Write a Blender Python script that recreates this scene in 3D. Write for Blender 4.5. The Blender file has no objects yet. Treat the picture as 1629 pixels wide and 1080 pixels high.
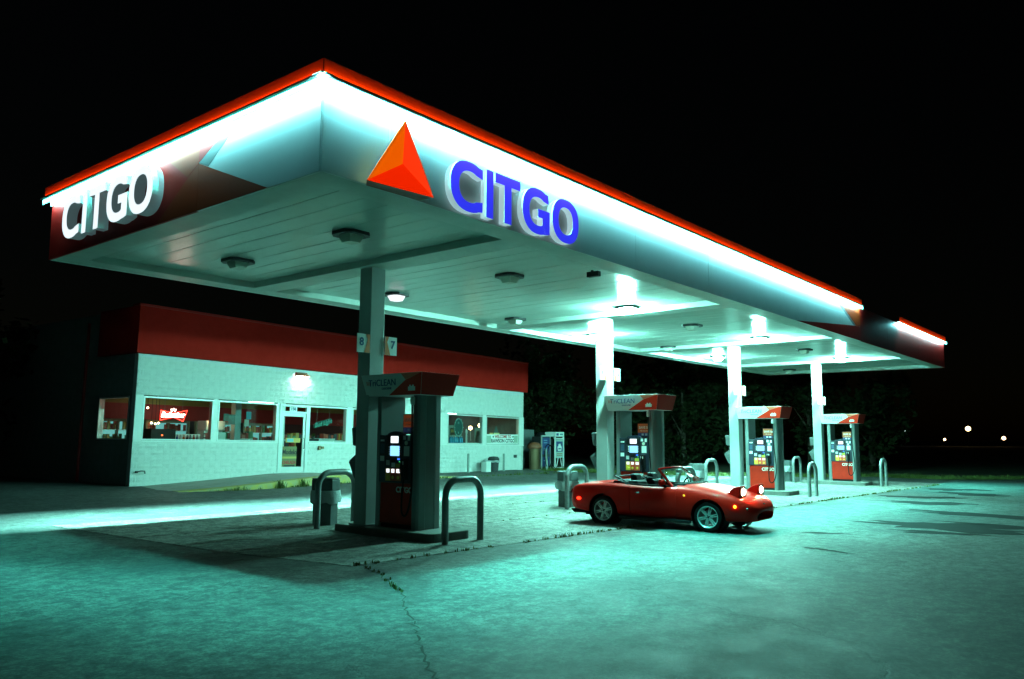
import bpy, bmesh, math, random
from mathutils import Vector, Matrix, Euler
random.seed(7)
R = math.radians
sc = bpy.context.scene
COL = sc.collection

# ------------------------------------------------------------------ camera, world, exposure
H = 1.735
yaw, pitch, roll = R(50.633), R(6.923), R(0.308)
fw = Vector((math.sin(yaw)*math.cos(pitch), math.cos(yaw)*math.cos(pitch), math.sin(pitch)))
rt = Vector((math.cos(yaw), -math.sin(yaw), 0))
up = rt.cross(fw)
r2 = rt*math.cos(roll) + up*math.sin(roll)
u2 = up*math.cos(roll) - rt*math.sin(roll)
cd = bpy.data.cameras.new('camera')
cd.sensor_width = 36; cd.lens = 36*1277.77/1629; cd.clip_end = 2000; cd.clip_start = 0.05
cam = bpy.data.objects.new('camera', cd); COL.objects.link(cam)
m = Matrix((r2, u2, -fw)).transposed().to_4x4(); m.translation = (0, 0, H)
cam.matrix_world = m
sc.camera = cam

w = bpy.data.worlds.new('World'); sc.world = w; w.use_nodes = True
nt = w.node_tree
sky = nt.nodes.new('ShaderNodeTexSky'); sky.sky_type = 'NISHITA'; sky.sun_disc = False
sky.sun_elevation = R(3); sky.sun_rotation = R(200)
nt.links.new(sky.outputs['Color'], nt.nodes['Background'].inputs['Color'])
nt.nodes['Background'].inputs['Strength'].default_value = 0.0005
sc.view_settings.view_transform = 'Standard'; sc.view_settings.look = 'None'
sc.view_settings.gamma = 1; sc.view_settings.use_curve_mapping = False
sc.view_settings.exposure = 0.0
cy = sc.cycles
cy.use_denoising = True; cy.max_bounces = 7; cy.diffuse_bounces = 4; cy.glossy_bounces = 4
cy.transparent_max_bounces = 12
cy.sample_clamp_indirect = 6; cy.caustics_reflective = False; cy.caustics_refractive = False
cy.use_light_tree = True

# strengths of the lamps of the place
BAR = 560.0         # diffuser of the light bar along the canopy top
BARC = (0.24, 0.95, 1.0)
THROW = 64.0       # downward lamps in the bar, watts per metre
THROWC = (0.11, 1.0, 0.84)
LAMP = 3700.0       # lit lamps under the canopy
LAMPC = (0.29, 1.0, 0.82)

# ------------------------------------------------------------------ helpers
class MB:
    def __init__(s): s.v = []; s.f = []
    def add(s, vs, fs):
        n = len(s.v); s.v += [tuple(p) for p in vs]; s.f += [tuple(i+n for i in f) for f in fs]; return s
    def box(s, x0, x1, y0, y1, z0, z1):
        return s.add([(x0,y0,z0),(x1,y0,z0),(x1,y1,z0),(x0,y1,z0),(x0,y0,z1),(x1,y0,z1),(x1,y1,z1),(x0,y1,z1)],
                     [(3,2,1,0),(4,5,6,7),(0,1,5,4),(1,2,6,5),(2,3,7,6),(3,0,4,7)])
    def cbox(s, x, y, z, sx, sy, sz): return s.box(x-sx/2,x+sx/2,y-sy/2,y+sy/2,z-sz/2,z+sz/2)
    def frustum(s, lo, hi, z0, z1):
        a, b, c, d = lo; e, f, g, h = hi
        return s.add([(a,c,z0),(b,c,z0),(b,d,z0),(a,d,z0),(e,g,z1),(f,g,z1),(f,h,z1),(e,h,z1)],
                     [(3,2,1,0),(4,5,6,7),(0,1,5,4),(1,2,6,5),(2,3,7,6),(3,0,4,7)])
    def prism(s, pts, mp, t0, t1):
        """extrude polygon pts (a,b) from t0 to t1; mp(a,b,t) -> xyz"""
        n = len(pts)
        vs = [mp(a,b,t0) for a,b in pts] + [mp(a,b,t1) for a,b in pts]
        fs = [tuple(range(n)), tuple(range(2*n-1, n-1, -1))] + [(i, n+i, n+(i+1)%n, (i+1)%n) for i in range(n)]
        return s.add(vs, fs)
    def ring(s, outer, inner, mp, t0, t1, closed=True):
        n = len(outer); vs = []
        for t in (t0, t1):
            vs += [mp(a,b,t) for a,b in outer]; vs += [mp(a,b,t) for a,b in inner]
        fs = []
        rng = range(n) if closed else range(n-1)
        for i in rng:
            j = (i+1) % n
            fs += [(i,j,n+j,n+i), (2*n+i,3*n+i,3*n+j,2*n+j), (i,2*n+i,2*n+j,j), (n+i,n+j,3*n+j,3*n+i)]
        if not closed:
            fs += [(0,n,3*n,2*n), (n-1,3*n-1,4*n-1,2*n-1)]
        return s.add(vs, fs)
    def tube(s, pts, r, n=10, cap=True):
        pts = [Vector(p) for p in pts]; rings = []; rr = r if isinstance(r, (list, tuple)) else [r]*len(pts)
        prev = None
        for i, p in enumerate(pts):
            t = (pts[min(i+1,len(pts)-1)] - pts[max(i-1,0)]).normalized()
            if prev is None:
                a = Vector((0,0,1)) if abs(t.z) < .9 else Vector((1,0,0))
                x = t.cross(a).normalized()
            else:
                x = (prev - t*prev.dot(t)).normalized()
            y = t.cross(x); prev = x
            rings.append([p + (x*math.cos(2*math.pi*k/n) + y*math.sin(2*math.pi*k/n))*rr[i] for k in range(n)])
        vs = [q for rg in rings for q in rg]
        fs = [(i*n+k, i*n+(k+1)%n, (i+1)*n+(k+1)%n, (i+1)*n+k) for i in range(len(pts)-1) for k in range(n)]
        if cap: fs += [tuple(range(n-1,-1,-1)), tuple((len(pts)-1)*n+k for k in range(n))]
        return s.add(vs, fs)
    def lathe(s, prof, n=24, mp=lambda x,y,z:(x,y,z), cap=False):
        vs = []; fs = []
        for r, z in prof:
            for k in range(n):
                a = 2*math.pi*k/n; vs.append(mp(r*math.cos(a), r*math.sin(a), z))
        for i in range(len(prof)-1):
            for k in range(n):
                fs.append((i*n+k, i*n+(k+1)%n, (i+1)*n+(k+1)%n, (i+1)*n+k))
        if cap: fs += [tuple(range(n-1,-1,-1)), tuple((len(prof)-1)*n+k for k in range(n))]
        return s.add(vs, fs)
    def quad(s, a, b, c, d): return s.add([a,b,c,d], [(0,1,2,3)])
    def mesh(s, name, fix=True):
        me = bpy.data.meshes.new(name); me.from_pydata(s.v, [], s.f)
        if fix:
            bm = bmesh.new(); bm.from_mesh(me); bmesh.ops.recalc_face_normals(bm, faces=bm.faces); bm.to_mesh(me); bm.free()
        return me

def smooth(me, ang=40):
    me.polygons.foreach_set('use_smooth', [True]*len(me.polygons))
    me.set_sharp_from_angle(angle=R(ang)); return me

def link(name, me, mat=None, parent=None, kind=None, label=None, cat=None, group=None, sm=None, bev=None):
    o = bpy.data.objects.new(name, me); COL.objects.link(o)
    if mat is not None and not me.materials: me.materials.append(mat)
    if sm: smooth(me, sm)
    if parent is not None: o.parent = parent
    if bev:
        b = o.modifiers.new('bevel', 'BEVEL'); b.width = bev; b.segments = 2; b.limit_method = 'ANGLE'; b.angle_limit = R(40)
    tag(o, label, cat, group, kind); return o
def tag(o, label=None, cat=None, group=None, kind=None):
    if label: o['label'] = label
    if cat: o['category'] = cat
    if group: o['group'] = group
    if kind: o['kind'] = kind
    return o
def part(name, mb, mat, parent, sm=None, bev=None, kind=None, label=None):
    return link(name, mb.mesh(name), mat, parent, sm=sm, bev=bev, kind=kind, label=label)
def solo(name, mb, mat, label, cat, loc=(0,0,0), rot=0, group=None, sm=None, bev=None, kind=None):
    o = link(name, mb.mesh(name), mat, None, kind, label, cat, group, sm, bev)
    o.location = loc; o.rotation_euler = (0,0,rot); return o
def thing(name, label, cat, loc=(0,0,0), rot=0, group=None):
    o = bpy.data.objects.new(name, None); COL.objects.link(o); o.empty_display_size = .2
    o.location = loc; o.rotation_euler = (0,0,rot); return tag(o, label, cat, group)
KIDS = {}
def dup(root, loc, label, rot=None, group=None):
    kids = {}
    for o in bpy.data.objects:
        if o.parent: kids.setdefault(o.parent, []).append(o)
    def cp(o, par):
        c = o.copy(); COL.objects.link(c)
        if par: c.parent = par
        for k in kids.get(o, []): cp(k, c)
        return c
    c = cp(root, None); c.location = loc; c['label'] = label
    if rot is not None: c.rotation_euler = (0,0,rot)
    if group: c['group'] = group
    return c

MATS = {}
def mat(name, col=(.5,.5,.5), rough=.5, metal=0, var=0, vs=8, bump=0, bs=60, spec=.5, coat=0, col2=None):
    if name in MATS: return MATS[name]
    M = bpy.data.materials.new(name); M.use_nodes = True; n = M.node_tree; p = n.nodes['Principled BSDF']
    p.inputs['Base Color'].default_value = (*col,1); p.inputs['Roughness'].default_value = rough
    p.inputs['Metallic'].default_value = metal; p.inputs['Specular IOR Level'].default_value = spec
    p.inputs['Coat Weight'].default_value = coat; p.inputs['Coat Roughness'].default_value = .04
    tc = n.nodes.new('ShaderNodeTexCoord')
    if var or col2:
        t = n.nodes.new('ShaderNodeTexNoise'); t.inputs['Scale'].default_value = vs; t.inputs['Detail'].default_value = 6; t.inputs['Roughness'].default_value = .65
        n.links.new(tc.outputs['Object'], t.inputs['Vector'])
        rp = n.nodes.new('ShaderNodeValToRGB')
        c2 = col2 or tuple(c*(1-var) for c in col)
        rp.color_ramp.elements[0].position = .35; rp.color_ramp.elements[1].position = .65
        rp.color_ramp.elements[0].color = (*c2,1); rp.color_ramp.elements[1].color = (*col,1)
        n.links.new(t.outputs['Fac'], rp.inputs['Fac']); n.links.new(rp.outputs['Color'], p.inputs['Base Color'])
        mr = n.nodes.new('ShaderNodeMapRange'); mr.inputs['To Min'].default_value = min(1,rough*1.25); mr.inputs['To Max'].default_value = rough*.8
        n.links.new(t.outputs['Fac'], mr.inputs['Value']); n.links.new(mr.outputs['Result'], p.inputs['Roughness'])
    if bump:
        t2 = n.nodes.new('ShaderNodeTexNoise'); t2.inputs['Scale'].default_value = bs; t2.inputs['Detail'].default_value = 4
        n.links.new(tc.outputs['Object'], t2.inputs['Vector'])
        b = n.nodes.new('ShaderNodeBump'); b.inputs['Strength'].default_value = bump; b.inputs['Distance'].default_value = .02
        n.links.new(t2.outputs['Fac'], b.inputs['Height']); n.links.new(b.outputs['Normal'], p.inputs['Normal'])
    MATS[name] = M; return M
def glow(name, col, s, base=None):
    if name in MATS: return MATS[name]
    M = bpy.data.materials.new(name); M.use_nodes = True; p = M.node_tree.nodes['Principled BSDF']
    p.inputs['Base Color'].default_value = (*(base or (.02,.02,.02)),1)
    p.inputs['Emission Color'].default_value = (*col,1); p.inputs['Emission Strength'].default_value = s
    p.inputs['Roughness'].default_value = .35
    MATS[name] = M; return M
def glass(name, tint=(.85,.95,.92), refl=1.0):
    if name in MATS: return MATS[name]
    M = bpy.data.materials.new(name); M.use_nodes = True; n = M.node_tree
    for x in list(n.nodes):
        if x.type == 'BSDF_PRINCIPLED': n.nodes.remove(x)
    out = [x for x in n.nodes if x.type == 'OUTPUT_MATERIAL'][0]
    t = n.nodes.new('ShaderNodeBsdfTransparent'); t.inputs['Color'].default_value = (*tint,1)
    g = n.nodes.new('ShaderNodeBsdfGlossy'); g.inputs['Roughness'].default_value = .02
    f = n.nodes.new('ShaderNodeFresnel'); f.inputs['IOR'].default_value = 1.45
    mx = n.nodes.new('ShaderNodeMixShader')
    ge = n.nodes.new('ShaderNodeNewGeometry'); sb = n.nodes.new('ShaderNodeMath'); sb.operation = 'SUBTRACT'; sb.inputs[0].default_value = 1; n.links.new(ge.outputs['Backfacing'], sb.inputs[1])
    ml = n.nodes.new('ShaderNodeMath'); ml.operation = 'MULTIPLY'; n.links.new(f.outputs['Fac'], ml.inputs[0]); n.links.new(sb.outputs[0], ml.inputs[1])
    n.links.new(ml.outputs[0], mx.inputs['Fac']); n.links.new(t.outputs['BSDF'], mx.inputs[1]); n.links.new(g.outputs['BSDF'], mx.inputs[2])
    n.links.new(mx.outputs['Shader'], out.inputs['Surface']); MATS[name] = M; return M

TXT = {}
def text_mesh(s, size, ext=.004, bold=0.0, sx=1.0, font_shear=0):
    c = bpy.data.curves.new('txt', 'FONT'); c.body = s; c.size = size; c.extrude = ext; c.offset = bold; c.resolution_u = 3
    c.align_x = 'CENTER'; c.align_y = 'CENTER'; c.shear = font_shear
    o = bpy.data.objects.new('txt', c); COL.objects.link(o)
    dg = bpy.context.evaluated_depsgraph_get()
    me = bpy.data.meshes.new_from_object(o.evaluated_get(dg))
    bpy.data.objects.remove(o); bpy.data.curves.remove(c)
    me.materials.clear()
    for v in me.vertices: v.co.x *= sx
    return me
FACE_NX = Matrix(((0,0,-1,0),(-1,0,0,0),(0,1,0,0),(0,0,0,1)))    # text read from the -X side
FACE_NY = Matrix(((1,0,0,0),(0,0,-1,0),(0,1,0,0),(0,0,0,1)))     # text read from the -Y side
def lettering(name, s, size, mt, parent, loc, face='nx', bold=0.0, sx=1.0, ext=.003, shear=0, tilt=0):
    me = text_mesh(s, size, ext, bold, sx, shear)
    M = (FACE_NX if face == 'nx' else FACE_NY)
    if tilt: M = Matrix.Rotation(tilt, 4, 'Y' if face == 'nx' else 'X') @ M
    me.transform(M); me.name = name
    o = link(name, me, mt, parent); o.location = loc; return o

def gz(x, y):
    return -0.0043*(max(-12, min(x, 60))-10) + 0.018*max(0, min(y, 26)-11)

# ------------------------------------------------------------------ materials
column_paint = mat('column_paint', (.36,.38,.37), .42, var=.10, vs=3)
white_paint = mat('white_paint', (.74,.76,.74), .42, var=.08, vs=3)
panel_white = mat('fascia_white', (.76,.78,.78), .38, var=.04, vs=1.5)
ceil_white = mat('ceiling_enamel', (.76,.85,.80), .22, var=.10, vs=1.2, bump=.25, bs=2.2, spec=.7)
beam_white = mat('beam_enamel', (.56,.62,.58), .38, var=.15, vs=2)
fascia_red = mat('fascia_red', (.40,.009,.006), .45, var=.1, vs=2, spec=.12)
fascia_dred = mat('fascia_dark_red', (.28,.008,.006), .45, spec=.12)
fascia_brn = mat('fascia_orange_red', (.34,.032,.006), .45, spec=.12)
fascia_grey = mat('fascia_grey_facet', (.16,.20,.20), .38)
store_red = mat('store_red_paint', (.36,.010,.006), .8, var=.12, vs=3, spec=.06)
block_paint = mat('block_paint', (.66,.68,.66), .6, var=.12, vs=6, bump=.5, bs=45)
mortar = mat('mortar_paint', (.60,.62,.60), .8, var=.15, vs=9)
steel = mat('galvanised_steel', (.26,.29,.29), .4, metal=.4, var=.25, vs=14)
pump_silver = mat('pump_silver', (.22,.25,.25), .32, metal=.3, var=.08, vs=5)
navy = mat('pump_navy', (.014,.022,.04), .35)
black = mat('black_plastic', (.010,.010,.011), .5, spec=.2)
rubber = mat('rubber', (.010,.010,.010), .75, var=.3, vs=20, spec=.12)
pump_red = mat('pump_red', (.60,.02,.006), .4, var=.2, vs=4, spec=.2)
topper_orange = mat('topper_red', (.66,.025,.008), .45, spec=.15)
topper_salmon = mat('topper_salmon', (.72,.17,.09), .4)
topper_dark = mat('topper_dark_red', (.36,.012,.007), .45, spec=.12)
ink_blue = mat('ink_blue', (.02,.07,.20), .5)
ink_orange = mat('ink_orange', (.70,.14,.03), .5)
ink_white = mat('ink_white', (.80,.82,.80), .5)
plate_white = mat('plate_white', (.72,.74,.73), .5)
ink_black = mat('ink_black', (.012,.012,.015), .6)
concrete = mat('concrete', (.20,.20,.185), .85, var=.3, vs=3.2, bump=.35, bs=55)
kerb_yellow = mat('kerb_yellow', (.42,.31,.05), .8, col2=(.30,.28,.16), vs=5, bump=.4, bs=40)
walk_conc = mat('walk_concrete', (.33,.33,.30), .85, var=.25, vs=2.2, bump=.3, bs=50)
dark_metal = mat('dark_metal', (.03,.03,.032), .45)
alu = mat('aluminium_frame', (.62,.65,.64), .4, metal=.2)
bag = mat('plastic_bag', (.38,.41,.42), .3, bump=.6, bs=25)
bin_dark = mat('bin_dark', (.03,.033,.036), .6, var=.3, vs=8)
bin_grey = mat('bin_grey', (.085,.10,.10), .55, var=.2, vs=8)
wood = mat('wood', (.16,.07,.03), .6, var=.3, vs=9)
store_glass = glass('store_glass', (.80,.86,.84))
clear = glass('clear_glass', (.86,.93,.90))
grass_m = mat('weed_green', (.09,.13,.02), .8, var=.35, vs=30)
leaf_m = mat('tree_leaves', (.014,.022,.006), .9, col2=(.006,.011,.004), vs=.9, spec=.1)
bark_m = mat('bark', (.06,.045,.03), .9, var=.3, vs=10)

# ground materials
def ground_mat(name, base, dark, patch, sc1=.35, fine=38, rough=.8):
    M = bpy.data.materials.new(name); M.use_nodes = True; n = M.node_tree; p = n.nodes['Principled BSDF']
    tc = n.nodes.new('ShaderNodeTexCoord'); L = n.links.new
    def noise(s, d=8, r=.6, dist=0, vec=None):
        t = n.nodes.new('ShaderNodeTexNoise'); t.inputs['Scale'].default_value = s; t.inputs['Detail'].default_value = d
        t.inputs['Roughness'].default_value = r; t.inputs['Distortion'].default_value = dist
        L(vec or tc.outputs['Object'], t.inputs['Vector']); return t
    def ramp(src, a, b, c0, c1):
        r = n.nodes.new('ShaderNodeValToRGB'); r.color_ramp.elements[0].position = a; r.color_ramp.elements[1].position = b
        r.color_ramp.elements[0].color = (*c0,1); r.color_ramp.elements[1].color = (*c1,1); L(src, r.inputs['Fac']); return r
    def mix(f, a, b, mode='MIX'):
        x = n.nodes.new('ShaderNodeMix'); x.data_type = 'RGBA'; x.blend_type = mode
        if isinstance(f, float): x.inputs['Factor'].default_value = f
        else: L(f, x.inputs['Factor'])
        L(a, x.inputs['A']); L(b, x.inputs['B']); return x.outputs['Result']
    big = ramp(noise(sc1, 7, .62, .6).outputs['Fac'], .36, .62, dark, base)
    mid = ramp(noise(5.5, 10, .78).outputs['Fac'], .40, .60, (.32,.32,.32), (1.35,1.35,1.35))
    spk = ramp(noise(fine*.62, 4, .85).outputs['Fac'], .43, .57, (.25,.25,.25), (1.55,1.55,1.55))
    c = mix(1.0, big.outputs['Color'], mid.outputs['Color'], 'MULTIPLY')
    c = mix(.62, c, spk.outputs['Color'], 'MULTIPLY')
    mp = n.nodes.new('ShaderNodeMapping'); mp.inputs['Scale'].default_value = (.16,.62,1); L(tc.outputs['Object'], mp.inputs['Vector'])
    pt = ramp(noise(1.0, 6, .6, .3, mp.outputs['Vector']).outputs['Fac'], .60, .68, (0,0,0), (1,1,1))
    rgb = n.nodes.new('ShaderNodeRGB'); rgb.outputs[0].default_value = (*patch,1)
    half = n.nodes.new('ShaderNodeMath'); half.operation = 'MULTIPLY'; half.inputs[1].default_value = .6; L(pt.outputs['Color'], half.inputs[0])
    c = mix(half.outputs[0], c, rgb.outputs[0])
    v = n.nodes.new('ShaderNodeTexVoronoi'); v.feature = 'DISTANCE_TO_EDGE'; v.inputs['Scale'].default_value = .30
    wn = noise(1.4, 6, .7); wm = n.nodes.new('ShaderNodeVectorMath'); wm.operation = 'MULTIPLY_ADD'
    wm.inputs[1].default_value = (.9,.9,0); L(wn.outputs['Color'], wm.inputs[0]); L(tc.outputs['Object'], wm.inputs[2]); L(wm.outputs[0], v.inputs['Vector'])
    ck = ramp(v.outputs['Distance'], .0, .006, (.30,.30,.30), (1,1,1))
    c = mix(.30, c, ck.outputs['Color'], 'MULTIPLY')
    L(c, p.inputs['Base Color'])
    rr = n.nodes.new('ShaderNodeMapRange'); rr.inputs['To Min'].default_value = rough+.1; rr.inputs['To Max'].default_value = rough-.25
    L(noise(2.0, 5, .6).outputs['Fac'], rr.inputs['Value']); L(rr.outputs['Result'], p.inputs['Roughness'])
    bp = n.nodes.new('ShaderNodeBump'); bp.inputs['Strength'].default_value = .55; bp.inputs['Distance'].default_value = .012
    ad = n.nodes.new('ShaderNodeMath'); ad.operation = 'MULTIPLY_ADD'; ad.inputs[1].default_value = .6
    L(noise(fine, 5, .75).outputs['Fac'], ad.inputs[0]); L(ck.outputs['Color'], ad.inputs[2]); L(ad.outputs[0], bp.inputs['Height'])
    L(bp.outputs['Normal'], p.inputs['Normal'])
    MATS[name] = M; return M
asphalt = ground_mat('old_asphalt', (.090,.100,.092), (.036,.041,.038), (.013,.0135,.013))
slab_m = ground_mat('pad_concrete', (.26,.255,.235), (.16,.158,.146), (.07,.07,.066), fine=50)
field_m = mat('dark_field', (.05,.065,.025), .9, col2=(.025,.03,.012), vs=.5, bump=.6, bs=3)

# ------------------------------------------------------------------ ground, lot, pad
def sheet(name, xs, ys, dz, mt, xf=None):
    b = MB(); nx = len(xs)
    for y in ys:
        for x in xs:
            X = xf(x, y) if xf else x
            b.v.append((X, y, gz(X, y)+dz))
    for j in range(len(ys)-1):
        for i in range(nx-1): b.f.append((j*nx+i, j*nx+i+1, (j+1)*nx+i+1, (j+1)*nx+i))
    return link(name, b.mesh(name, False), mt, kind='structure')
sheet('ground', [-500,-60,-12,0,10,20,30,40,50,60,120,300,900], [-500,-60,-10,0,5,11,15,20,26,40,80,200,900], -.03, field_m)
EDGE = [(-60,60),(-30,50),(-5,47),(5.7,45.6),(8.4,42.5),(11.6,42.6),(14,38),(17.3,34.2),(22,31.5),(24,31.2),(26,30.5),(60,30)]
def edge_x(y):
    for (a,xa),(b,xb) in zip(EDGE, EDGE[1:]):
        if a <= y <= b: return xa+(xb-xa)*(y-a)/(b-a)
    return 30
YS = sorted(set([e[0] for e in EDGE]+[11,0,2,7,10,12.5,15,19,20.5]))
sheet('asphalt_lot', [i/40 for i in range(41)], YS, 0, asphalt, lambda t,y: -40+(edge_x(y)+ .35*math.sin(y*2.3)+40)*t)

pad = bpy.data.objects.new('concrete_pad', None); COL.objects.link(pad); pad['kind'] = 'structure'
fy = lambda x: 8.62-.034*(x-7)
rows = [lambda x: fy(x), lambda x: 11.0, lambda x: 13.3, lambda x: 15.75]
cols = [None]+[10.2+4.05*i for i in range(7)]+[38.2]
lx = [7.15, 6.75, 6.45, 6.15]
for j in range(3):
    for i in range(len(cols)-1):
        g = .009
        xa0 = lx[j] if i == 0 else cols[i]+g; xa1 = lx[j+1] if i == 0 else cols[i]+g; xb = cols[i+1]-g
        P = [(xa0, rows[j](xa0)+g), (xb, rows[j](xb)+g), (xb, rows[j+1](xb)-g), (xa1, rows[j+1](xa1)-g)]
        b = MB(); d = random.uniform(.005,.009)
        vs = [(x,y,gz(x,y)-.03) for x,y in P]+[(x,y,gz(x,y)+d) for x,y in P]
        b.add(vs, [(4,5,6,7),(0,1,5,4),(1,2,6,5),(2,3,7,6),(3,0,4,7)])
        part('slab', b, slab_m, pad)

# tarry stains and the long crack with weeds
def blot(name, cx, cyy, rx, ry, ang, seed, dz, mt):
    rnd = random.Random(seed); n = 40; ph = [rnd.uniform(0,6.28) for _ in range(5)]
    b = MB(); pts = [(cx,cyy)]
    for k in range(n):
        a = 2*math.pi*k/n
        r = 1+.25*math.sin(2*a+ph[0])+.22*math.sin(3*a+ph[1])+.16*math.sin(7*a+ph[2])+.12*math.sin(11*a+ph[3])+rnd.uniform(-.08,.08)
        x, y = r*rx*math.cos(a), r*ry*math.sin(a)
        pts.append((cx+x*math.cos(ang)-y*math.sin(ang), cyy+x*math.sin(ang)+y*math.cos(ang)))
    b.add([(x,y,gz(x,y)+dz) for x,y in pts], [(0,k,k%n+1) for k in range(1,n+1)])
    o = link(name, b.mesh(name), mt, kind='structure'); return o
tar = mat('oily_stain', (.009,.010,.010), .9, col2=(.022,.023,.022), vs=3, spec=.08)
blot('oil_stain', 18.6, 3.7, .75, 1.7, R(8), 3, .004, tar)
blot('oil_stain', 22.0, 3.2, .5, 2.2, R(-6), 31, .004, tar)
blot('oil_stain', 28.0, 6.3, .6, 1.0, R(10), 33, .0045, tar)
blot('oil_stain', 33.5, 6.4, .8, .9, R(0), 35, .0045, tar)
blot('oil_stain', 15.6, 5.2, .10, .5, R(20), 36, .0045, tar)
blot('oil_stain', 13.2, 4.4, .10, .35, R(-20), 37, .0045, tar)
blot('oil_stain', 19.6, 2.6, .35, 1.2, R(-4), 5, .004, tar)
blot('oil_stain', 17.2, 3.6, .22, .9, R(12), 8, .004, tar)
blot('oil_stain', 25.5, 5.6, .5, 1.3, R(10), 13, .004, tar)
blot('oil_stain', 31.0, 5.4, .7, 1.2, R(0), 14, .004, tar)
ck_pts = [(7.3,8.62),(6.87,7.67),(6.5,7.05),(6.28,6.69),(5.85,6.2),(5.48,5.71),(5.2,5.35),(4.94,5.06),(4.6,4.62),(4.26,4.2),(3.9,3.7),(3.2,2.9)]
def ribbon(pts, wd, dz, sub=7, jit=.05, seed=1):
    rnd = random.Random(seed); P = []
    for (a,b_),(c,d) in zip(pts, pts[1:]):
        for k in range(sub):
            t = k/sub; P.append((a+(c-a)*t+rnd.uniform(-jit,jit), b_+(d-b_)*t+rnd.uniform(-jit,jit)))
    P.append(pts[-1]); b = MB()
    for i,(x,y) in enumerate(P):
        q = P[min(i+1,len(P)-1)]; p = P[max(i-1,0)]
        dx, dy = q[0]-p[0], q[1]-p[1]; l = math.hypot(dx,dy) or 1; ww = wd*rnd.uniform(.35,1.2)
        for s in (-1,1): b.v.append((x-s*dy/l*ww, y+s*dx/l*ww, gz(x,y)+dz))
    for i in range(len(P)-1): b.f.append((2*i,2*i+1,2*i+3,2*i+2))
    return b, P
crackm = mat('crack_dirt', (.022,.022,.018), .95)
b, CP = ribbon(ck_pts, .011, .004, jit=.04); link('pavement_crack', b.mesh('pavement_crack'), crackm, kind='structure')
b, _ = ribbon([(1.0,8.0),(3.2,7.6),(5.0,8.4),(6.3,9.4)], .005, .006, jit=.06, seed=4); link('pavement_crack', b.mesh('pavement_crack'), crackm, kind='structure')
b, _ = ribbon([(6.1,6.3),(8.0,5.0),(10.5,4.4),(13.5,3.2),(17.5,2.5)], .005, .007, jit=.05, seed=6); link('pavement_crack', b.mesh('pavement_crack'), crackm, kind='structure')

def blades(b, x, y, z, n, h, spread, rnd):
    for _ in range(n):
        a = rnd.uniform(0,6.28); r = rnd.uniform(0,spread); px, py = x+r*math.cos(a), y+r*math.sin(a)
        hh = h*rnd.uniform(.4,1.1); l = rnd.uniform(.2,.9)*hh; a2 = rnd.uniform(0,6.28); wd = .006+.02*hh
        dx, dy = math.cos(a2)*l, math.sin(a2)*l; sx, sy = -math.sin(a2)*wd, math.cos(a2)*wd
        b.add([(px-sx,py-sy,z),(px+sx,py+sy,z),(px+dx*.5+sx,py+dy*.5+sy,z+hh*.7),(px+dx*.5-sx,py+dy*.5-sy,z+hh*.7),(px+dx,py+dy,z+hh)],
              [(0,1,2,3),(3,2,4)])
rnd = random.Random(11)
b = MB()
for x, y in CP[:20]:
    if rnd.random() < .75: blades(b, x, y, gz(x,y)+.003, rnd.randint(2,8), .04, .04, rnd)
link('crack_grass', b.mesh('crack_grass', False), grass_m, kind='stuff', label='short green grass growing in the long pavement crack', cat='grass')
b = MB(); x = 7.2
while x < 36.8:
    y = fy(x)-.03; dens = .5+.5*math.sin(x*1.7)*math.sin(x*.63+1)
    if rnd.random() < .25+.6*dens: blades(b, x, y, gz(x,y)+.003, rnd.randint(3,12), .03+.05*dens, .05, rnd)
    x += rnd.uniform(.05,.14)
for jy in (11.0, 13.3):
    x = 10.8
    while x < 18:
        if rnd.random() < .35: blades(b, x, jy, gz(x,jy)+.003, rnd.randint(2,6), .03, .03, rnd)
        x += rnd.uniform(.08,.3)
link('joint_grass', b.mesh('joint_grass', False), grass_m, kind='stuff', label='weeds along the joint between the concrete pad and the asphalt', cat='grass')

# ------------------------------------------------------------------ canopy
X0, X1, Y0, Y1, ZB, ZT = 5.65, 38.9, 7.55, 15.35, 4.835, 5.945
ZC = ZB+.13
canopy = thing('canopy', 'long flat filling station canopy with white and red lit edge', 'canopy', (X0, Y0, ZB))
def CP_(mb): # world -> canopy local
    mb.v = [(x-X0, y-Y0, z-ZB) for x,y,z in mb.v]; return mb
def cpart(name, mb, mt, **k): return part(name, CP_(mb), mt, canopy, **k)
cpart('roof_deck', MB().box(X0+.06,X1-.06,Y0+.06,Y1-.06,ZC+.10,ZT-.15), dark_metal)
# perimeter soffit and cross beams
for bx in ((X0+.03,X1-.03,Y0+.03,Y0+.46),(X0+.03,X1-.03,Y1-.46,Y1-.03)):
    cpart('soffit_strip', MB().box(bx[0],bx[1],bx[2],bx[3],ZB+.004,ZC+.08), beam_white)
for bx in ((X0+.03,X0+.46,Y0+.462,Y1-.462),(X1-.46,X1-.03,Y0+.462,Y1-.462)):
    cpart('soffit_strip', MB().box(bx[0],bx[1],bx[2],bx[3],ZB+.004,ZC+.08), beam_white)
CX = [9.78, 17.72, 25.8, 33.95]; CY = 11.40
for x in CX:
    cpart('cross_beam', MB().box(x-.27,x+.27,Y0+.465,Y1-.465,ZB+.007,ZC+.08), beam_white, bev=.008)
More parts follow.
